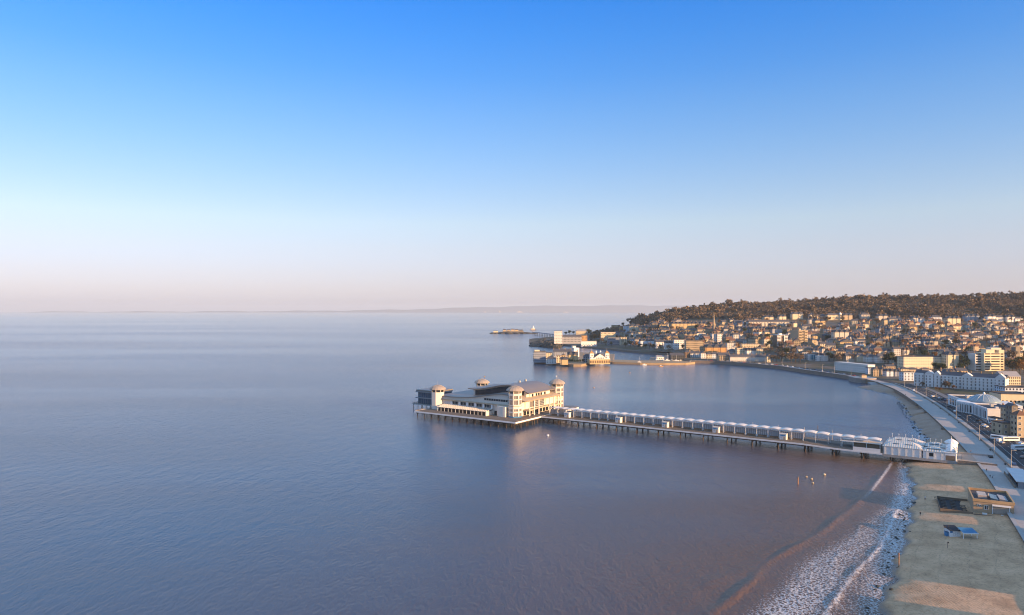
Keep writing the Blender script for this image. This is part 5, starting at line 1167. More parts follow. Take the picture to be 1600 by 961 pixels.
H(1366, 1378.8, 528.5, 543, 'darkstone', 'slate', 'gables1', 'villa', st=3); H(1373, 1391, 509.5, 521, 'bluegrey', 'slate', 'gables4', 'terrace', chim=4); H(1392, 1409, 512, 521.5, 'cream', 'slate', 'gables2', 'terrace', chim=3); H(1383, 1396, 521.5, 532.5, 'stone', 'slate', 'gables2', 'villa', chim=2); H(1396.4, 1407, 530.5, 542, 'tan', 'slate', 'hip', 'house'); H(1408, 1415, 529, 541, 'cream', 'slate', 'front')
H(1307, 1321.5, 549, 563, 'tan', 'felt', 'flat', 'flats', st=4); H(1322, 1336.6, 551.5, 565.5, 'pale', 'slate', 'gable', 'terrace', chim=3, st=3); H(1339, 1352, 551.5, 565, 'cream', 'slate', 'hip', 'house', st=3, chim=2, big=True); H(1353.6, 1369, 552.5, 566, 'white', 'slate', 'hip', 'house', st=3, chim=2, big=True); H(1370, 1384, 552.5, 567, 'white', 'slate', 'hip', 'house', st=3, chim=2, big=True); H(1385, 1399, 551.5, 567, 'pale', 'slate', 'hip', 'house', st=3, chim=2, big=True)
# long low white block behind the bend, angled along the road
c0 = ground(1304, 578); c1 = ground(1356, 583.5); L = (c1 - c0).length; t = thing('seafront_block', 'long low white three-storey block angled behind the bend in the bay', 'building', c0, math.atan2(c1.y - c0.y, c1.x - c0.x))
MB().box(0, L, 0, 12, -1, 10.5).build('wall', wallm('white'), t); MB().box(-.3, L + .3, -.4, 12.3, 10.5, 11.1).build('roof', wallm('offwhite'), t)
for f in range(3):
    for k in range(int(L / 3.4)): link('window', win_me, t, (1.7 + k * 3.4, -.02, 1.1 + f * 3.3), None, (1.5, 1, 1.6))
FOOT.append((c0.x + 20, c0.y, 30))
H(1356.4, 1364, 574, 584.5, 'bluewhite', 'slate', 'flat', 'house'); H(1364.5, 1373, 574, 588, 'stone', 'slate', 'front', 'house', st=3); H(1376, 1382, 573.5, 585, 'tan', 'slate', 'gables1', 'house'); H(1384, 1396, 576, 588, 'bluewhite', 'slate', 'gables2', 'house', chim=2); H(1397, 1408, 577, 588, 'bluegrey', 'slate', 'gables2', 'house', chim=2); H(1385, 1399, 569.5, 578, 'tan', 'slate', 'gable', 'house')
# golden hotel
H(1411, 1475.5, 557, 576, 'cream', 'slate', 'flat', 'hotel', label='long golden cream hotel of four storeys lit by the low sun', st=4, chim=4, big=True, d=15, rot=R(3))
H(1479, 1498.5, 549, 577, 'cream', 'slate', 'gables2', 'hotel', label='tall cream gabled block right of the golden hotel', st=5, chim=2)
H(1408, 1420.5, 573.5, 583, 'cream', 'slate', 'hip', 'house', chim=0); H(1421, 1437.5, 574.5, 583, 'tan', 'slate', 'hip', 'house', chim=1); H(1441, 1454.5, 574.5, 583, 'pale', 'slate', 'hip', 'house'); H(1474, 1494, 577, 590, 'pale', 'slate', 'gables2', 'house', chim=2); H(1496, 1512, 575, 588, 'tan', 'slate', 'gable', 'house', chim=2)
H(1420, 1434.5, 538, 551, 'pale', 'tile', 'gables2', 'villa', chim=2); H(1449, 1471, 540, 552.5, 'tan', 'tile', 'gables2', 'villa', chim=2); H(1434, 1446, 520.5, 530, 'white', 'slate', 'gables2', 'villa', chim=2); H(1421, 1432, 521.5, 531, 'tan', 'slate', 'gables2', 'villa', chim=1); H(1452, 1459, 519, 530, 'bluewhite', 'slate', 'front'); H(1460, 1478, 518.5, 531, 'tan', 'slate', 'gables2', 'villa', chim=2); H(1443, 1454, 529, 540, 'bluewhite', 'slate', 'gables2', 'house', chim=1); H(1425, 1440, 530, 540, 'grey', 'slate', 'gables2', 'house', chim=2); H(1410, 1422, 529.5, 542, 'pale', 'slate', 'gables2', 'house', chim=1); H(1470, 1476.5, 542, 552, 'orange', 'tile', 'hip', 'house')
H(1425, 1438, 493.5, 504, 'pale', 'slate', 'gables2', 'villa', chim=2); H(1455.6, 1472, 492.5, 503, 'bluewhite', 'slate', 'hip', 'villa', chim=3)
H(1480, 1501, 494, 509.5, 'cream', 'slate', 'gables3', 'hotel', label='big cream hotel with a rooftop pavilion high below the wood', st=4, chim=2)
H(1509, 1531, 490.5, 502, 'bluegrey', 'slate', 'gables3', 'villa', chim=2); H(1543, 1556, 491, 503.5, 'white', 'slate', 'gables2', 'villa', chim=2); H(1556.5, 1567.5, 492.5, 503, 'white', 'slate', 'gable', 'villa', chim=1); H(1573, 1586, 492, 503, 'white', 'slate', 'gables2', 'villa', chim=1); H(1586.3, 1598, 495, 503, 'white', 'slate', 'hip', 'villa', chim=1)
H(1513.5, 1522, 533, 545.5, 'gold', 'browntile', 'front', 'house', label='left of the twin orange gables above the office tower', chim=1); H(1523.5, 1532, 533, 545.5, 'gold', 'browntile', 'front', 'house', label='right of the twin orange gables above the office tower', chim=1)
# bungalow streets on the right
r9 = random.Random(9)
for row, (yb, xa, xb, n) in enumerate(((512.5, 1500, 1560, 7), (517, 1540, 1604, 7), (522.5, 1536, 1606, 7), (528.5, 1540, 1606, 6), (535, 1546, 1606, 6), (541, 1556, 1606, 4), (532, 1484, 1512, 3))):
    for k in range(n):
        px = xa + (xb - xa) * (k + .5) / n; wd = (xb - xa) / n * r9.uniform(.62, .85)
        H(px - wd / 2, px + wd / 2, yb - r9.uniform(6, 7.5), yb + r9.uniform(-.6, .6), r9.choice(['offwhite', 'tan', 'white', 'pale', 'grey']), r9.choice(['browntile', 'slate', 'browntile', 'tile']), r9.choice(['gable', 'front', 'gable', 'hip']), 'bungalow', rot=r9.uniform(-.15, .2), chim=1)
# office tower
c = ground(1553, 579.5); s = c.y / F; ot = thing('office_tower', 'cream concrete office tower with dark ribbon windows behind the white terrace', 'office tower', c, R(4))
wm_, hh = 31 * s, 28 * s
MB().box(-16 * s, 11 * s, 0, 14, -2, hh).build('front_block', wallm('cream'), ot); MB().box(11 * s, 20 * s, 3, 18, -2, hh + 4.5 * s).build('stair_block', wallm('cream'), ot); MB().box(-26 * s, -16 * s, 5, 18, -2, hh - 2 * s).build('rear_wing', wallm('offwhite'), ot)
MB().box(-10 * s, 4 * s, 3, 12, hh, hh + 5 * s).build('plant_room', wallm('cream'), ot); MB().box(3 * s, 20 * s, 8, 17, hh + 4.5 * s, hh + 7.5 * s).build('roof_house', wallm('pale'), ot)
for f in range(7):
    z0 = f * hh / 7 + hh / 7 * .42
    for x0, x1 in ((-15, -6), (-4.5, 9.5)): MB().box(x0 * s, x1 * s, -.07, .03, z0, z0 + hh / 7 * .42).build('ribbon_window', M_glass, ot)
    MB().box(12.2 * s, 18.6 * s, 2.93, 3.03, z0 - .6, z0 + hh / 7 * .33).build('ribbon_window', M_glass, ot); MB().box(-25 * s, -17 * s, 4.93, 5.03, z0 - .6, z0 + hh / 7 * .35).build('ribbon_window', M_glass, ot)
FOOT.append((c.x, c.y + 8, 26))
H(1566, 1595, 581, 602, 'cream', 'lead', 'gable', 'block', label='cream office block with two dark window bands right of the white terrace', d=14, st=3, chim=0, wcol=1.4)
# white pedimented terrace
c0 = at(1429, 602.5, PZ); c1 = at(1571.5, 613, PZ); L = (c1 - c0).length; t = thing('white_terrace', 'long white pedimented terrace with rows of sash windows behind the gardens', 'terrace', c0, math.atan2(c1.y - c0.y, c1.x - c0.x))
WH = 13.2; nb = int(L / 3.35)
MB().box(0, L, 0, 13, -.5, WH).build('wall', wallm('white'), t); ro = MB().gable(0, L, .6, 13, WH + .02, 3.6, 'x', .3).build('roof', roofm('slate'), t)
for x0, x1, ped in ((0, .11, 0), (.13, .225, 1), (.235, .30, 1), (.55, .655, 1), (.90, 1.0, 2)):
    a, b = x0 * L, x1 * L; MB().box(a, b, -1.6, 0, -.5, WH + .8).build('projecting_bay', wallm('white'), t)
    if ped: MB().extr_y([(a - .3, WH + .8), (b + .3, WH + .8), ((a + b) / 2, WH + 3.0 + ped)], -1.9, 4).build('pediment', wallm('white'), t)
for z in (3.4, 9.6): MB().box(-.1, L + .1, -.25, 0, z, z + .35).build('string_course', M_white, t)
def front_y(x): return -1.62 if any(x0 * L <= x <= x1 * L for x0, x1, _ in ((0, .11, 0), (.13, .225, 1), (.235, .30, 1), (.55, .655, 1), (.90, 1.0, 2))) else -.02
for k in range(nb):
    x = (k + .5) * L / nb
    for f, (z0, hh_) in enumerate(((.6, 2.3), (4.2, 2.2), (7.3, 1.9), (10.3, 1.7))): link('window', win_me, t, (x, front_y(x), z0), None, (1.05, 1, hh_ * .92))
for k in range(9): link('chimney', chim_me, ro, (L * (k + .5) / 9, 7, WH + 3.2), None, (1.6, 1.3, 1.3))
MB().box(0, L, -9, -8.6, -.3, .9).build('garden_wall', M_wall, t)
FOOT.append(((c0.x + c1.x) / 2, (c0.y + c1.y) / 2, 50))
H(1412, 1428, 581, 595, 'bluewhite', 'slate', 'flat', 'house', st=3); 
# low curved blue-white building and white block on the right edge
for px0, px1, yt, yb, lab, hgt in ((1572, 1606, 605, 616, 'low blue-white curved building with a window band at the right edge', 6), (1566, 1606, 615, 634, 'plain cream hall with a flat roof behind the domed hall', 9)):
    H(px0, px1, yt, yb, 'bluewhite' if hgt == 6 else 'cream', 'felt', 'flat', 'block', label=lab, z=PZ, chim=0, d=18, st=2 if hgt == 6 else 1, rot=R(-8))
for k, a in enumerate(((1573, 1581, 634, 661, 'tan', 'slate', 'front', 'narrow tan gabled house behind the tan cafe'), (1581.5, 1590, 631, 666, 'darkstone', 'slate', 'front', 'tall dark stone gabled house behind the tan cafe'), (1590, 1606, 642, 684, 'tan', 'tile', 'hip', 'tall tan corner house at the right edge above the trailers'), (1564, 1573, 633, 655, 'white', 'slate', 'front', 'slim white gabled house between the domed hall and the tan house'))):
    H(a[0], a[1], a[2], a[3], a[4], a[5], a[6], 'house', label=a[7], z=PZ, big=True, rot=R(-6), st=4 if k in (1, 2) else 3, chim=1)
H(1566, 1588, 660, 680, 'tan', 'felt', 'flat', 'block', label='small tan flat-roofed cafe with white bay window by the road', z=PZ, chim=0, d=10, st=2, big=True)
H(1556, 1566, 653, 664, 'white', 'felt', 'flat', 'block', label='white lean-to annexe at the near end of the domed hall', z=PZ, chim=0, d=8, st=1)
# domed hall with curved colonnade
o0 = at(1543, 656, PZ); ax = Vector((.27, .963, 0)); wg = thing('domed_hall', 'white hall with a curved colonnade and shallow dome beside the seafront road', 'hall', (o0.x, o0.y, PZ), math.atan2(ax.y, ax.x))
M_hall = mat('hall_stucco', (.70, .70, .69), .7, var=.08)
MB().box(0, 30, -26, 0, -.3, 7.6).build('near_wing', M_hall, wg); MB().box(58, 88, -22, -1, -.3, 7.6).build('far_wing', M_hall, wg); MB().box(30, 58, -34, -2, -.3, 7.6).build('centre_block', M_hall, wg)
arc = [(30 + 28 * k / 14, 5.5 * math.sin(math.pi * k / 14)) for k in range(15)]
MB().prism([(58, -2.1), (30, -2.1)] + arc, -.3, 8.4).build('curved_front', M_hall, wg)
for x0, x1, y0, y1 in ((0, 30, -26, 0), (58, 88, -22, -1)): MB().box(x0 + .6, x1 - .6, y0 + .6, y1 - .6, 7.6, 7.75).build('roof', roofm('felt'), wg)
for x0, x1, y0, y1 in ((0, 30, -26, 0), (58, 88, -22, -1)):
    p_ = MB(); p_.box(x0 - .2, x1 + .2, y1 - .5, y1 + .3, 7.6, 8.5); p_.box(x0 - .2, x0 + .5, y0, y1 - .5, 7.6, 8.5); p_.box(x1 - .5, x1 + .2, y0, y1 - .5, 7.6, 8.5); p_.build('parapet', M_hall, wg)
for k in range(9):
    x = 4 + k * 2.7; MB().box(x - .85, x + .85, 0, .06, .8, 6.2).build('tall_window', M_glass, wg); MB().box(x + .85, x + 1.85, .0, .45, 0, 7.4).build('pilaster', M_hall, wg)
for k in range(1, 14):
    (xa, ya), (xb, yb2) = arc[k], arc[k - 1]; xm, ym = (xa + xb) / 2, (ya + yb2) / 2; a = math.atan2(yb2 - ya, xb - xa)
    o = MB().box(-.62, .62, -.06, .08, .8, 6.4).build('tall_window', M_glass, wg); o.location = (xm, ym, 0); o.rotation_euler = (0, 0, a)
    MB().frustum(8, .38, .34, 0, 7.6, xa, ya + .35).build('column', M_white, wg)
for k in range(6): x = 62 + k * 4; MB().box(x - 1, x + 1, -1.0, -.92, 1, 6).build('tall_window', M_glass, wg)
smooth(MB().lathe([(11.6, 7.8), (11.6, 8.6), (11.0, 9.2), (8.8, 11.0), (5.6, 12.6), (2.4, 13.4), (.3, 13.7)], 32, 50, -15).build('dome', mat('dome_pale_lead', (.24, .31, .34), .25, var=.15), wg).data)
rb = MB()
for k in range(16):
    a = 2 * math.pi * k / 16; P = [(11.0, 9.25), (8.8, 11.05), (5.6, 12.65), (2.4, 13.45)]
    for (r0, z0_), (r1, z1_) in zip(P[:-1], P[1:]): rb.tube((50 + r0 * math.cos(a), -15 + r0 * math.sin(a), z0_), (50 + r1 * math.cos(a), -15 + r1 * math.sin(a), z1_), .12, 4)
stuff(rb.build('dome_ribs', M_hall, wg)); MB().lathe([(.9, 13.4), (.8, 14.6), (.1, 15.4)], 10, 50, -15).build('cupola', M_white, wg)
for k, (x, y) in enumerate(((6, -8), (12, -12), (18, -9), (24, -16), (9, -20), (70, -10), (78, -12))): MB().box(x - 1.2, x + 1.2, y - 1, y + 1, 7.75, 9.2 + .3 * (k % 3)).build('roof_unit', wallm('offwhite'), wg)
FOOT.append((o0.x + 25, o0.y + 40, 50))

# ------------------------------------------------------------------ the causeway island, marine lake and boatyard
QZ = 3.4
def quay(pts, name, lab, m_, z1=QZ): o = MB().prism([(p.x, p.y) for p in pts], -2.0, z1).build(name, m_); tag(o, lab, 'quay'); return o
quay([at(834.5, 567, 0), at(870, 570.5, 0), at(896, 573, 0), at(908, 573, 0), at(924, 569.5, 0), at(944, 567.5, 0), at(958, 567.8, 0), at(960, 556, 0), at(905, 553, 0), at(845, 554, 0), at(833, 560, 0)], 'island_quay', 'stone quay of the built-up island in the bay', mat('quay_stone', (.34, .255, .16), .9, var=.3))
cwy = quay([at(957, 568.2, 0), at(1000, 569.8, 0), at(1040, 570.2, 0), at(1072, 569.8, 0), at(1086, 568.5, 0), at(1086, 563.5, 0), at(1040, 566, 0), at(1000, 565.8, 0), at(957, 564.4, 0)], 'causeway', 'long low sunlit causeway wall closing the marine lake', mat('causeway_stone', (.40, .29, .17), .9, var=.25), 2.8)
I = lambda *a, **k: H(*a, z=QZ, sink=1.0, **k)
t, w, d, h, rise, c = I(834.5, 853, 549, 565.5, 'bluegrey', 'felt', 'flat', 'flats', label='dark glass balcony flats at the seaward tip of the island', st=5, chim=0, d=18)
for f in range(5): MB().box(-w / 2 - 1.8, -w / 2, -.6, 12, f * 3.1 + .2, f * 3.1 + .55).build('balcony', wallm('pale'), t)
MB().box(-w / 2 + 1, -w / 2 + 9, 4, 12, h, h + 2.6).build('penthouse', wallm('cream'), t)
I(853.6, 869.5, 557, 567.5, 'offwhite', 'slate', 'hip', 'flats', label='white three-storey block with a dark hipped roof on the island quay', st=3, chim=0, big=True)
H(853, 862, 551, 558, 'cream', 'slate', 'flat', 'block', label='sunlit cream block behind the white island block', z=9, chim=0); I(869.5, 876, 555, 567, 'cream', 'slate', 'flat', 'block', label='narrow cream link building on the island quay', chim=0)
I(876, 887.5, 558, 569, 'gold', 'slate', 'gables1', 'house', label='low golden stone cottage at the island quay edge', chim=1); H(877, 884, 552.5, 562, 'gold', 'slate', 'front', 'house', label='golden stone gable behind the quay cottage on the island', z=QZ, chim=1)
H(865, 893, 546, 556.5, 'bluegrey', 'slate', 'gable', 'block', label='long dark slate-roofed hall with white roof vents on the island', z=5, st=2, chim=4, d=13)
I(887.5, 903, 549.5, 565, 'gold', 'slate', 'gables2', 'house', label='golden stone gabled school-like building in the middle of the island', chim=1, st=3)
c = at(901, 556, 5); tw = thing('white_tower', 'sunlit white flat-topped tower rising over the island roofs', 'tower', c, R(20)); MB().box(-5, 5, 0, 9, -4, 14).build('shaft', wallm('white'), tw); MB().box(-7, -1, 1, 8, 14, 17).build('top_stage', wallm('white'), tw); MB().box(-7.6, -.4, .4, 8.6, 17, 17.6).build('roof', wallm('pale'), tw)
for k in range(3): link('window', win_me, tw, (2, -.02, 2 + k * 3.6), None, (1.6, 1, 1.6))
I(912, 924, 553, 566.5, 'bluegrey', 'slate', 'hip', 'house', label='grey slate-roofed house left of the twin-towered pavilion', chim=2)
c = at(937.5, 568, QZ); pvn = thing('twin_towered_pavilion', 'white pavilion with twin square towers and golden pyramid roofs on the island', 'pavilion', c, R(8))
MB().box(-16, 16, 0, 16, -1, 6.5).build('stone_base', wallm('gold'), pvn); MB().extr_y([(-9, 6.5), (9, 6.5), (9, 9), (0, 15), (-9, 9)], -.3, 15).build('centre_gable', wallm('white'), pvn); MB().extr_y([(-9.6, 8.7), (0, 15.1), (9.6, 8.7), (9.6, 9.2), (0, 15.7), (-9.6, 9.2)], -.6, 15.5).build('centre_roof', roofm('slate'), pvn)
for s_ in (-1, 1):
    tt_ = link('tower', None, pvn, (s_ * 12.2, 5, 0)); MB().box(-3.1, 3.1, -3.1, 3.1, 6.5, 15.5).build('shaft', wallm('white'), tt_); MB().frustum(4, 5.2, .15, 15.52, 19.8, ph=R(45)).build('pyramid_roof', mat('copper_tile', (.42, .24, .10), .7), tt_); MB().tube((0, 0, 19.6), (0, 0, 23), .1, 5).build('finial', M_white, tt_)
    for q in (-1.2, 1.2): link('window', win_me, tt_, (q, -3.12, 11), None, (1.2, 1, 2))
    MB().extr_y([(s_ * 12.5 - 4.2, 6.5), (s_ * 12.5 + 4.2, 6.5), (s_ * 12.5, 10.2)], -.5, 3).build('side_gable', wallm('white'), pvn)
for k in range(9): MB().box(-14.4 + k * 3.6 - 1.1, -14.4 + k * 3.6 + 1.1, -.06, .02, .6, 4.6).build('arch_window', mat('brown_shade_glass', (.10, .065, .035), .4), pvn)
for k in range(5): link('window', win_me, pvn, (-5 + k * 2.5, -.32, 7.2), None, (1.4, 1, 2.0))
for x in (-3, 4): MB().lathe([(1.2, 13), (1.2, 17), (1.5, 17.2), (.2, 19.5)], 8, x, 12).build('cupola', M_white, pvn)
# boats
def hull(L, W, h, colm):
    prf = [(-.5, .42), (-.25, .5), (.1, .48), (.35, .3), (.5, .02)]; V_ = []; b = MB()
    for z, sc_ in ((-.3 * h, .7), (h, 1.0)):
        V_ += [(x * L * (.96 if z < 0 else 1), y * W * sc_, z) for x, y in prf] + [(x * L * (.96 if z < 0 else 1), -y * W * sc_, z) for x, y in prf[::-1]]
    n = 10; b.add(V_, [tuple(range(n)), tuple(range(2 * n - 1, n - 1, -1))] + [((i + 1) % n, i, i + n, (i + 1) % n + n) for i in range(n)]); return b
def boat(px, py, L, col, lab, z=0.0, mast=0, rz=0.0, grp='boats in the bay and yard'):
    p = at(px, py, z); t = thing('boat', lab, 'boat', (p.x, p.y, z + .1), rz, grp); hull(L, L * .34, L * .12, wallm(col)).build('hull', wallm(col), t); MB().box(-L * .22, L * .12, -L * .1, L * .1, L * .12, L * .27).build('cabin', M_white, t)
    MB().box(L * .02, L * .125, -L * .105, L * .105, L * .18, L * .24).build('cabin_window', M_glass, t)
    if mast: MB().tube((0, 0, L * .1), (0, 0, mast), .09, 5).build('mast', M_white, t)
boat(1007, 570.5, 7, 'white', 'white motor boat moored off the causeway', rz=R(8)); boat(1033, 572.8, 6.5, 'orange', 'orange open boat moored off the causeway', rz=R(-5)); boat(940, 568.3, 7, 'white', 'white boat pulled up below the twin-towered pavilion', rz=R(15))
for i, (px, py, L, col, m_, lab) in enumerate(((1027, 562.5, 8, 'white', 9, 'masted white yacht at the left end of the boatyard'), (1036, 563, 7, 'bluewhite', 0, 'blue-white cruiser beside the boatyard shed'), (1043, 563.5, 9, 'white', 12, 'white yacht with the tallest mast in the boatyard'), (1050, 563.5, 7, 'cream', 8, 'cream yacht in the boatyard before the dark shed'), (1057, 564, 8, 'white', 10, 'masted white yacht right of the cream one in the boatyard'), (1064, 564, 7, 'tan', 0, 'tan hulled boat at the foot of the boatyard ramp'), (1080, 564.5, 7, 'white', 0, 'white boat on the slip by the brown house'), (1087, 564.5, 6, 'white', 0, 'small white boat at the landward end of the causeway'), (999, 566, 6, 'white', 9, 'white dinghy with a mast on the causeway'))):
    boat(px, py, L, col, lab, 2.9, m_, R(r9.uniform(-40, 40)))
yard = quay([at(1014, 565.5, 0), at(1072, 568, 0), at(1086, 567, 0), at(1086, 557, 0), at(1048, 556.5, 0), at(1016, 561, 0)], 'boatyard_quay', 'low stone boatyard quay at the landward end of the causeway', M_wall, 2.75)
H(1026, 1037.5, 555.5, 562, 'white', 'lead', 'gable', 'shed', label='white boatyard shed at the end of the causeway', z=2.8, chim=0, sink=.5); H(1048, 1069, 551.5, 562.5, 'dark', 'slate', 'gable', 'shed', label='big dark boatyard shed with a slate roof', z=2.8, chim=0, sink=.5, d=14)
# headland rocks
hr = MB(); r4 = random.Random(4)
for k in range(170):
    px = r4.uniform(831, 875); yw_ = np.interp(px, [830, 875], [541.2, 545]); c = at(px, r4.uniform(np.interp(px, [830, 845, 875], [539.5, 533, 530]), yw_), 0); r = r4.uniform(3, 9)
    zt = max(1.0, np.interp(px, [830, 850, 875], [2, 9, 13]) * r4.uniform(.5, 1.0)); hr.lathe([(r, -2), (r * .95, zt * .5), (r * .6, zt * .9), (r * .2, zt)], 6, c.x, c.y, r4.random() * 3)
o = hr.build('headland_rocks', mat('headland_rock', (.075, .072, .062), .95, var=.4)); struct(o)
# the island pier beyond the headland
ic = at(800, 521, 0); im = thing('rocky_island', 'low dark rocky island with derelict pier buildings beyond the headland', 'island', (ic.x, ic.y, 0))
b = MB(); r4 = random.Random(8); s = ic.y / F
for k in range(90):
    x = r4.uniform(-31, 34) * s; y = r4.uniform(-25, 45); r = r4.uniform(8, 18); zt = r4.uniform(2, 9) * (1 - abs(x / s) / 45); b.lathe([(r, -2), (r, zt * .5), (r * .5, zt)], 7, x, y, r4.random() * 3)
b.build('rock', mat('headland_rock', (.075, .072, .062), .95), im); MB().box(-15 * s, 18 * s, -8, 26, 2, 9).build('platform', wallm('darkstone'), im)
for k, (x0, x1, hh_, col) in enumerate(((-29, -22, 9, 'cream'), (-14, -9, 13, 'tan'), (-8, -3, 12, 'stone'), (-2, 4, 14, 'tan'), (5, 10, 13, 'gold'), (11, 17, 11, 'darkstone'))):
    q = link('pier_building', None, im, ((x0 + x1) / 2 * s, 4, 0)); wd = (x1 - x0) * s; MB().box(-wd / 2, wd / 2, 0, 12, 1, hh_).build('wall', wallm(col), q); MB().gable(-wd / 2, wd / 2, 0, 12, hh_ + .02, 3.0 if k else 1.2, 'x', .3).build('roof', roofm('slate'), q)
MB().tube((16 * s, 8, 8), (16 * s, 8, 19), .6, 6).build('chimney_stack', wallm('darkstone'), im)
pa = at(834, 523, 0); pb = at(884, 525.5, 0); pb.y = pa.y - 350; pb.x = (884 - 800) / F * pb.y; Lb = (pb - pa).length
br = thing('island_pier_bridge', 'long thin iron bridge joining the rocky island to the headland', 'bridge', (pa.x, pa.y, 0), math.atan2(pb.y - pa.y, pb.x - pa.x)); MB().box(-10, Lb, -4, 4, 8.2, 9.4).build('deck', wallm('bluegrey'), br); MB().box(-10, Lb, -4, -3.7, 9.4, 10.8).build('parapet', wallm('bluegrey'), br)
for k in range(12):
    for y in (-3, 3): MB().box(k * Lb / 12, k * Lb / 12 + 1.2, y - .6, y + .6, -2, 8.2).build('pier_leg', M_pile, br)
bp_ = at(833.3, 515.8, 0); s = bp_.y / F; bc = thing('sea_beacon', 'small pale conical beacon on a dark raft beyond the rocky island', 'beacon', (bp_.x, bp_.y, 0)); MB().box(-5 * s, 5 * s, -8, 8, -1, 2.4).build('raft', wallm('darkstone'), bc); MB().box(-3 * s, 2.6 * s, -5, 5, 2.4, 7).build('house', wallm('cream'), bc); MB().frustum(8, 2.0 * s, .9 * s, 7, 13).build('cone', wallm('white'), bc); MB().frustum(8, .5 * s, .35 * s, 13, 19).build('lantern', M_white, bc)

# ------------------------------------------------------------------ streets that run on beyond the picture, where the low sun comes from
def offblock(x, y, w, d, h, rz, lab, wall='cream', style='gable'):
    t = thing('terraced_row', lab, 'terrace', (x, y, PZ), rz, 'town streets beyond the picture'); MB().box(0, w, 0, d, -1, h).build('wall', wallm(wall), t); MB().gable(0, w, 0, d, h + .02, 2.6, 'x', .3).build('roof', roofm('slate'), t)
    n = int(w / 3.2)
    for f in range(max(1, int(h / 3.1))):
        for k in range(n): link('window', win_me, t, ((k + .5) * w / n, -.02, .9 + 3.1 * f), None, (1.3, 1, 1.7))
pl = Vector((220.6, 218, 0)); pdn = Vector((.48, .877, 0)); rz_ = math.atan2(-pdn.y, -pdn.x)   # fronts face the sea
def offrow(s0, s1, h, lab, off=0.0, col='cream'):
    a = pl + pdn * s1 + Vector((pdn.y, -pdn.x, 0)) * off; offblock(a.x, a.y, s1 - s0, 12, h, rz_, lab, col)
for s0, s1, h, lab, col in SHADE_ROW: offrow(s0, s1, h, lab, 0, col)
for i, (x, y, w, h, deg) in enumerate(((420, 430, 46, 13.5, 60), (452, 492, 50, 14.5, 58), (500, 556, 46, 14.5, 55), (548, 610, 50, 13, 52), (600, 668, 44, 12, 50))):
    offblock(x, y, w, 12, h, R(deg + 180), f'long town-centre terrace beyond the right edge, {ordn[i]} inland from the pier street', ('cream', 'tan', 'pale', 'grey', 'brick')[i])

# ------------------------------------------------------------------ trees
def crown_np(R_, H_, n, seed, size, clumps=9, base=.3):
    g = np.random.default_rng(seed); cen = []
    for k in range(clumps):
        a = g.uniform(0, 2 * np.pi); e = g.uniform(-.35, 1.0); rr = np.sqrt(max(0, 1 - e * e)) * g.uniform(.45, .85); cen.append((R_ * rr * np.cos(a), R_ * rr * np.sin(a), H_ * (base + (1 - base) * (.5 + .42 * e))))
    cen = np.array(cen); cr = g.uniform(.32, .5, clumps) * R_; pick = g.integers(0, clumps, n)
    dirs = g.normal(size=(n, 3)); dirs /= np.linalg.norm(dirs, axis=1)[:, None]; rad = g.uniform(.35, 1.0, n) ** .6
    P = cen[pick] + dirs * (rad * cr[pick])[:, None] * np.array([1, 1, .85])
    a = g.normal(size=(n, 3)); a /= np.linalg.norm(a, axis=1)[:, None]; b = np.cross(a, g.normal(size=(n, 3))); b /= np.linalg.norm(b, axis=1)[:, None]
    s_ = size * g.uniform(.6, 1.3, n)[:, None]
    return np.stack([P - a * s_ * .6, P + a * s_ * .6, P + b * s_ * .9], 1).reshape(-1, 3)
def tri_mesh(name, V, m_): return np_mesh(name, V, np.arange(len(V)).reshape(-1, 3), m_)
def trunk_mesh(H_, R_):
    b = MB(); b.tube((0, 0, -1.5), (0, 0, H_ * .42), R_ * .06 + .1, 6, R_ * .04 + .05); rr = random.Random(2)
    for k in range(5): a = 2 * math.pi * k / 5 + rr.random(); b.tube((0, 0, H_ * (.25 + .04 * k)), (R_ * .55 * math.cos(a), R_ * .55 * math.sin(a), H_ * (.62 + .06 * k)), R_ * .03 + .05, 4, .03)
    return b.mesh('trunk', M_bark)
PROTO = {}
for nm, lm, n, size in (('bare', L_twig, 330, .95), ('green', L_green, 520, .9), ('rust', L_rust, 380, .9)):
    PROTO[nm] = [(tri_mesh('crown_' + nm, crown_np(4.6, 9.5, n, 20 + k + len(nm), size, 8 + k), lm), trunk_mesh(9.5, 4.6)) for k in range(4)]
tree_words = {'bare': 'bare brown tree', 'green': 'dark evergreen tree', 'rust': 'rusty autumn tree'}
def tree(px, py, k='bare', sc_=1.0, z=None, label=None, pos=None, desc=None):
    c = pos if pos is not None else (at(px, py, z) if z is not None else ground(px, py)); cm_, tm_ = rng.choice(PROTO[k])
    t = link({'bare': 'bare_tree', 'green': 'evergreen_tree', 'rust': 'autumn_tree'}[k], None, None, c, rng.uniform(0, 6)); t.scale = (sc_, sc_, sc_ * rng.uniform(.85, 1.15)); link('crown', cm_, t); link('trunk', tm_, t)
    p = topx(c); TOLABEL.append((t, desc or tree_words[k], 'tree', p[0], p[1] - 4, label)); FOOT.append((c.x, c.y, 3.0 * sc_))
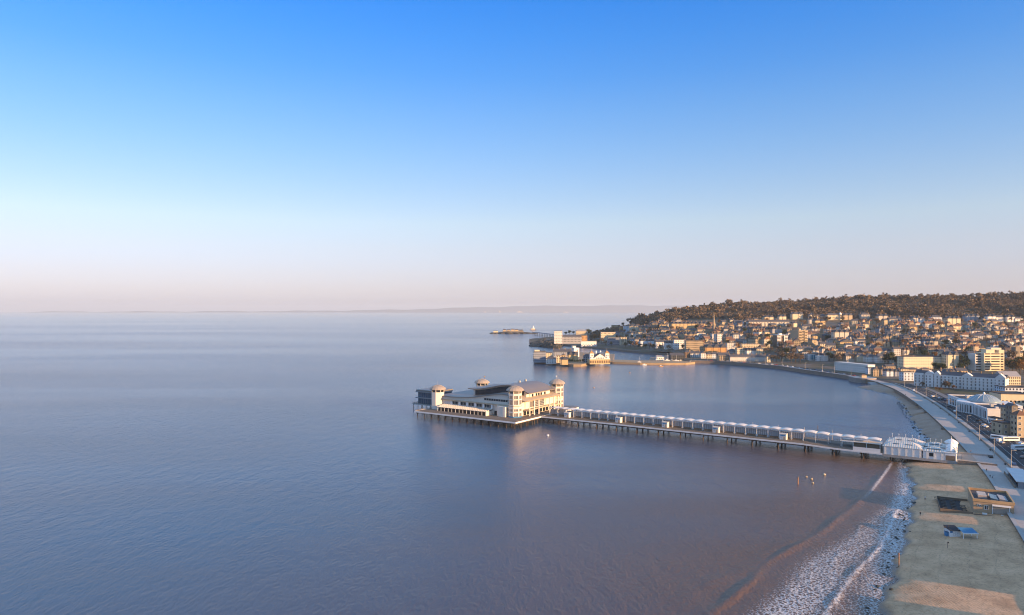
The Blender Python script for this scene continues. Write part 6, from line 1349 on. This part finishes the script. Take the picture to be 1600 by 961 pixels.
# seafront garden trees and other big ones
for px, py, k, s_ in ((1207, 566, 'bare', 1.2), (1213, 565, 'rust', 1.1), (1221, 566, 'bare', 1.5), (1228, 563, 'green', 1.1), (1236, 567, 'bare', 1.7), (1243, 566, 'bare', 1.8), (1250, 567, 'bare', 1.5), (1217, 556, 'bare', 1.4), (1229, 556, 'green', 1.3), (1240, 556, 'bare', 1.3), (1197, 548, 'green', 1.2), (1203, 552, 'bare', 1.2),
                      (1296, 565, 'green', 1.3), (1303, 564, 'bare', 1.2), (1311, 566, 'bare', 1.4), (1317, 565, 'bare', 1.3), (1330, 565, 'bare', 1.3), (1388, 571, 'green', 1.5), (1394, 571, 'green', 1.6), (1400, 571, 'green', 1.4), (1461, 582, 'green', 1.3), (1467, 582, 'green', 1.4), (1474, 582, 'green', 1.2), (1386, 568, 'green', 1.3),
                      (1582, 582, 'green', 1.7), (1588, 584, 'rust', 1.6), (1594, 585, 'rust', 1.9), (1600, 583, 'rust', 1.8), (1577, 578, 'bare', 1.6), (1597, 572, 'rust', 1.6), (1580, 566, 'bare', 1.6), (1441, 604, 'rust', .5), (1478, 607, 'rust', .7), (1484, 608, 'green', .6), (1500, 584, 'green', 1.5), (1508, 578, 'green', 1.5), (1515, 572, 'green', 1.5), (1500, 568, 'green', 1.4), (1519, 562, 'green', 1.4), (1507, 562, 'bare', 1.4),
                      (1478, 608, 'bare', .8), (1490, 609, 'rust', .5), (1470, 612, 'rust', .45), (1464, 611, 'rust', .45), (985, 541, 'green', 1.5), (992, 543, 'rust', 1.4), (1000, 545, 'green', 1.2), (1008, 545, 'green', 1.2), (977, 543, 'green', 1.1), (1015, 546, 'bare', 1.2), (1022, 547, 'bare', 1.2), (1033, 548, 'bare', 1.3), (1045, 549, 'bare', 1.2), (1068, 547, 'green', 1.0), (940, 537, 'bare', 1.3), (934, 537, 'green', 1.0), (946, 539, 'bare', 1.2), (955, 541, 'green', 1.0), (919, 523, 'green', 1.5), (922, 524, 'green', 1.4), (890, 523.5, 'green', 1.3), (884, 524, 'green', 1.1), (896, 523, 'green', 1.0)):
    tree(px, py, k, s_)
for px, py in ((890, 567), (894, 567.3), (898, 567.5), (902, 567.6), (906, 567.4), (911, 566.8)): tree(px, py, 'green', .55, QZ)
# the bushy slope behind the headland and random town trees / houses
def free(x, y, r): return all((x - a) ** 2 + (y - b) ** 2 > (r + q) ** 2 for a, b, q in FOOT)
rf = random.Random(11); nh = 0; tries = 0
while nh < 280 and tries < 12000:
    tries += 1; px = rf.uniform(1000, 1606); u_ = (px - 1000) / 606; py = rf.uniform(506 - 2 * u_, np.interp(px, [1000, 1200, 1350, 1420, 1500, 1606], [535, 552, 562, 556, 566, 578])); c = ground(px, py)
    wd = rf.choice([rf.uniform(9, 14), rf.uniform(8, 12), rf.uniform(9, 13), rf.uniform(14, 24)]); s = c.y / F
    if not free(c.x, c.y + 5, wd * .36): continue
    H(px - wd / s / 2, px + wd / s / 2, py - rf.uniform(9.5, 15) / s, py, rf.choice(['offwhite', 'tan', 'white', 'pale', 'pale', 'cream', 'cream', 'gold', 'gold', 'stone', 'offwhite']), rf.choice(['slate', 'slate', 'browntile', 'tile']), rf.choice(['gable', 'front', 'gable', 'hip', 'gables1', 'gables2']), 'house' if wd < 14 else 'terrace', rot=rf.uniform(-.35, .45), chim=rf.choice([1, 1, 2]) if wd < 14 else 4); nh += 1
nt_ = 0; tries = 0
while nt_ < 290 and tries < 9000:
    tries += 1; px = rf.uniform(925, 1606); py = rf.uniform(np.interp(px, [925, 960, 1000, 1606], [528, 513, 506, 503]), np.interp(px, [925, 1000, 1200, 1350, 1420, 1500, 1606], [533, 530, 556, 566, 560, 570, 582])); c = ground(px, py); s_ = rf.uniform(.7, 1.4)
    if not all((c.x - a) ** 2 + (c.y - b) ** 2 > (1.5 + q * .75) ** 2 for a, b, q in FOOT): continue
    tree(px, py, rf.choice(['bare', 'bare', 'bare', 'bare', 'green', 'green', 'rust']), s_, pos=c); nt_ += 1
# skyline trees on the ridge
for k in range(78):
    px = 1040 + k * 7.3 + rf.uniform(-3, 3); u = (px - 800) / F; yf, yw, hw, yc, hc = prof(u); y = yc + rf.uniform(-20, 25); c = Vector((u * y, y, ground_h(u * y, y)))
    tree(px, 0, 'bare', rf.uniform(.9, 1.55), pos=c, desc='tall bare skyline tree', label=f'tall bare tree on the ridge skyline, {("number " + ordn[k]) if k < 20 else "one"} from the seaward end' if k < 20 else None)
# the wood itself
def wood():
    g = np.random.default_rng(5); bank = [crown_np(4.4, 9.5, 64, 300 + k, 2.0, 6) for k in range(10)]; out = []; n = 0
    while n < 5600:
        px = g.uniform(985, 1650); u = (px - 800) / F; yf, yw, hw, yc, hc = prof(u); y = g.uniform(yw + 10 - 18 * math.sin(px * .05), yc + 60); x = u * y
        if y < yw + 40 and any((x - a) ** 2 + (y - b) ** 2 < (q + 3) ** 2 for a, b, q in FOOT): n += 1; continue
        s_ = g.uniform(.7, 1.2) * (1.0 + .45 * math.sin(x * .021 + 1.3 * math.sin(y * .017)) * math.sin(y * .027 + x * .008)); s_ *= 1.0 + .55 * (g.uniform() < .12); V_ = bank[g.integers(0, 10)] * s_; a = g.uniform(0, 6.28); ca, sa = math.cos(a), math.sin(a)
        out.append(np.stack([V_[:, 0] * ca - V_[:, 1] * sa + x, V_[:, 0] * sa + V_[:, 1] * ca + y, V_[:, 2] + ground_h(x, y) - 1.5], 1)); n += 1
    # scrub on the headland slope
    for k in range(620):
        px = g.uniform(922, 1012); py = g.uniform(np.interp(px, [922, 930, 950, 968, 985, 1012], [526, 519, 514, 513, 509.5, 504]), np.interp(px, [922, 960, 1012], [533, 522, 508])); c = ground(px, py)
        if any((c.x - a) ** 2 + (c.y - b) ** 2 < (q + 2) ** 2 for a, b, q in FOOT): continue
        V_ = bank[g.integers(0, 10)] * g.uniform(.45, .8); out.append(V_ + np.array([c.x, c.y, c.z - 1]))
    o = link('woods', tri_mesh('woods', np.concatenate(out), L_wood)); stuff(o); o['label'] = 'winter-brown wood covering the hill above the town'
wood()

# ------------------------------------------------------------------ which one is which
def ordw(k):
    if k < 20: return ordn[k]
    tens = {2: 'twent', 3: 'thirt', 4: 'fort', 5: 'fift'}[(k + 1) // 10]
    return tens + 'ieth' if (k + 1) % 10 == 0 else tens + 'y-' + ordn[(k + 1) % 10 - 1]
def ranks():
    rec = {}
    for i, (t, desc, cat, px, py, lab) in enumerate(TOLABEL):
        if lab: tag(t, lab, cat); continue
        best = min(MARKS, key=lambda m_: math.hypot(px - m_[1], (py - m_[2]) * 1.4) if math.hypot(px - m_[1], py - m_[2]) > 4 else 1e6); dx, dy = px - best[1], py - best[2]
        dr = ('right of' if dx > 0 else 'left of') if abs(dx) > 1.1 * abs(dy) else ('below' if dy > 0 else 'above')
        rec.setdefault((cat, best[0], dr), []).append((math.hypot(dx, dy), i))
    for (cat, ph, dr), L_ in rec.items():
        for k, (_, i) in enumerate(sorted(L_)):
            t, desc, c_, px, py, lab = TOLABEL[i]
            o_ = 'nearest' if k == 0 else ordw(k) + ' nearest'
            tag(t, f'{desc}, {o_} {cat} {dr} {ph}', cat, {'tree': 'trees among the houses'}.get(cat, 'houses of the hillside town'))
ranks()
# ------------------------------------------------------------------ the far shore and the air
def far_hills():
    mb = MB(); pts = []
    for i in range(121):
        px = 60 + i * 11.0; Y = 29500
        top = np.interp(px, [60, 250, 450, 620, 700, 800, 950, 1080, 1400], [487, 486.6, 486, 484, 481.5, 478.5, 477.4, 477.2, 479])
        top += 0.5 * math.sin(px * .05) + 0.35 * math.sin(px * .13 + 1)
        pts.append(((px - 800) / F * Y, Y, CZ + (HZ - top) * Y / F))
    vs = []; fs = []
    for (x, y, z) in pts:
        vs += [(x, y - 900, -0.5), (x, y - 600, max(2, z * 0.25)), (x, y, max(z, 3)), (x, y + 800, -0.5)]
    for i in range(120):
        for k in range(3):
            a = i * 4 + k; fs.append((a, a + 4, a + 5, a + 1))
    mb.add(vs, fs)
    me = mb.mesh('far_hills', mat('far_hill_ground', (.25, .25, .25), 0.95)); smooth(me)
    struct(link('far_hills', me))
far_hills()
for px, w, h, nm in ((812, 8, 2.4, 'long pale works on the far shore, left of the bare gap in the hills'), (781, 2, 3.5, 'tall pale stack group on the far shore left of the long works'),
                 (884, 8, 1.4, 'low pale sheds on the far shore above the island pier'), (758, 2.5, 2, 'small pale block on the far shore, leftmost of the far works')):
    Y = 28500; s = Y / F; mb = MB()
    mb.box(-w * s / 2, w * s / 2, -60, 60, 0, h * s * 0.45); mb.box(-w * s * .2, w * s * .1, -50, 50, h * s * .45, h * s); mb.box(w * s * .22, w * s * .34, -30, 30, h * s * .45, h * s * .8)
    tag(mb.build('distant_works', wallm('pale')), nm, 'building', 'works on the far shore').location = ((px - 800) * s, Y, 0)

def haze():
    m = bpy.data.materials.new('haze_air'); m.use_nodes = True; nt = m.node_tree; nt.nodes.clear()
    v = nt.nodes.new('ShaderNodeVolumePrincipled'); v.inputs['Color'].default_value = (.72, .86, 1, 1); v.inputs['Density'].default_value = HAZE
    v.inputs['Anisotropy'].default_value = 0.0
    o = nt.nodes.new('ShaderNodeOutputMaterial'); nt.links.new(v.outputs[0], o.inputs['Volume'])
    mb = MB(); mb.box(-46000, 46000, -6500, 46000, -6.0, 380.0)
    stuff(mb.build('haze', m))
HAZE = 3.8e-5
haze()
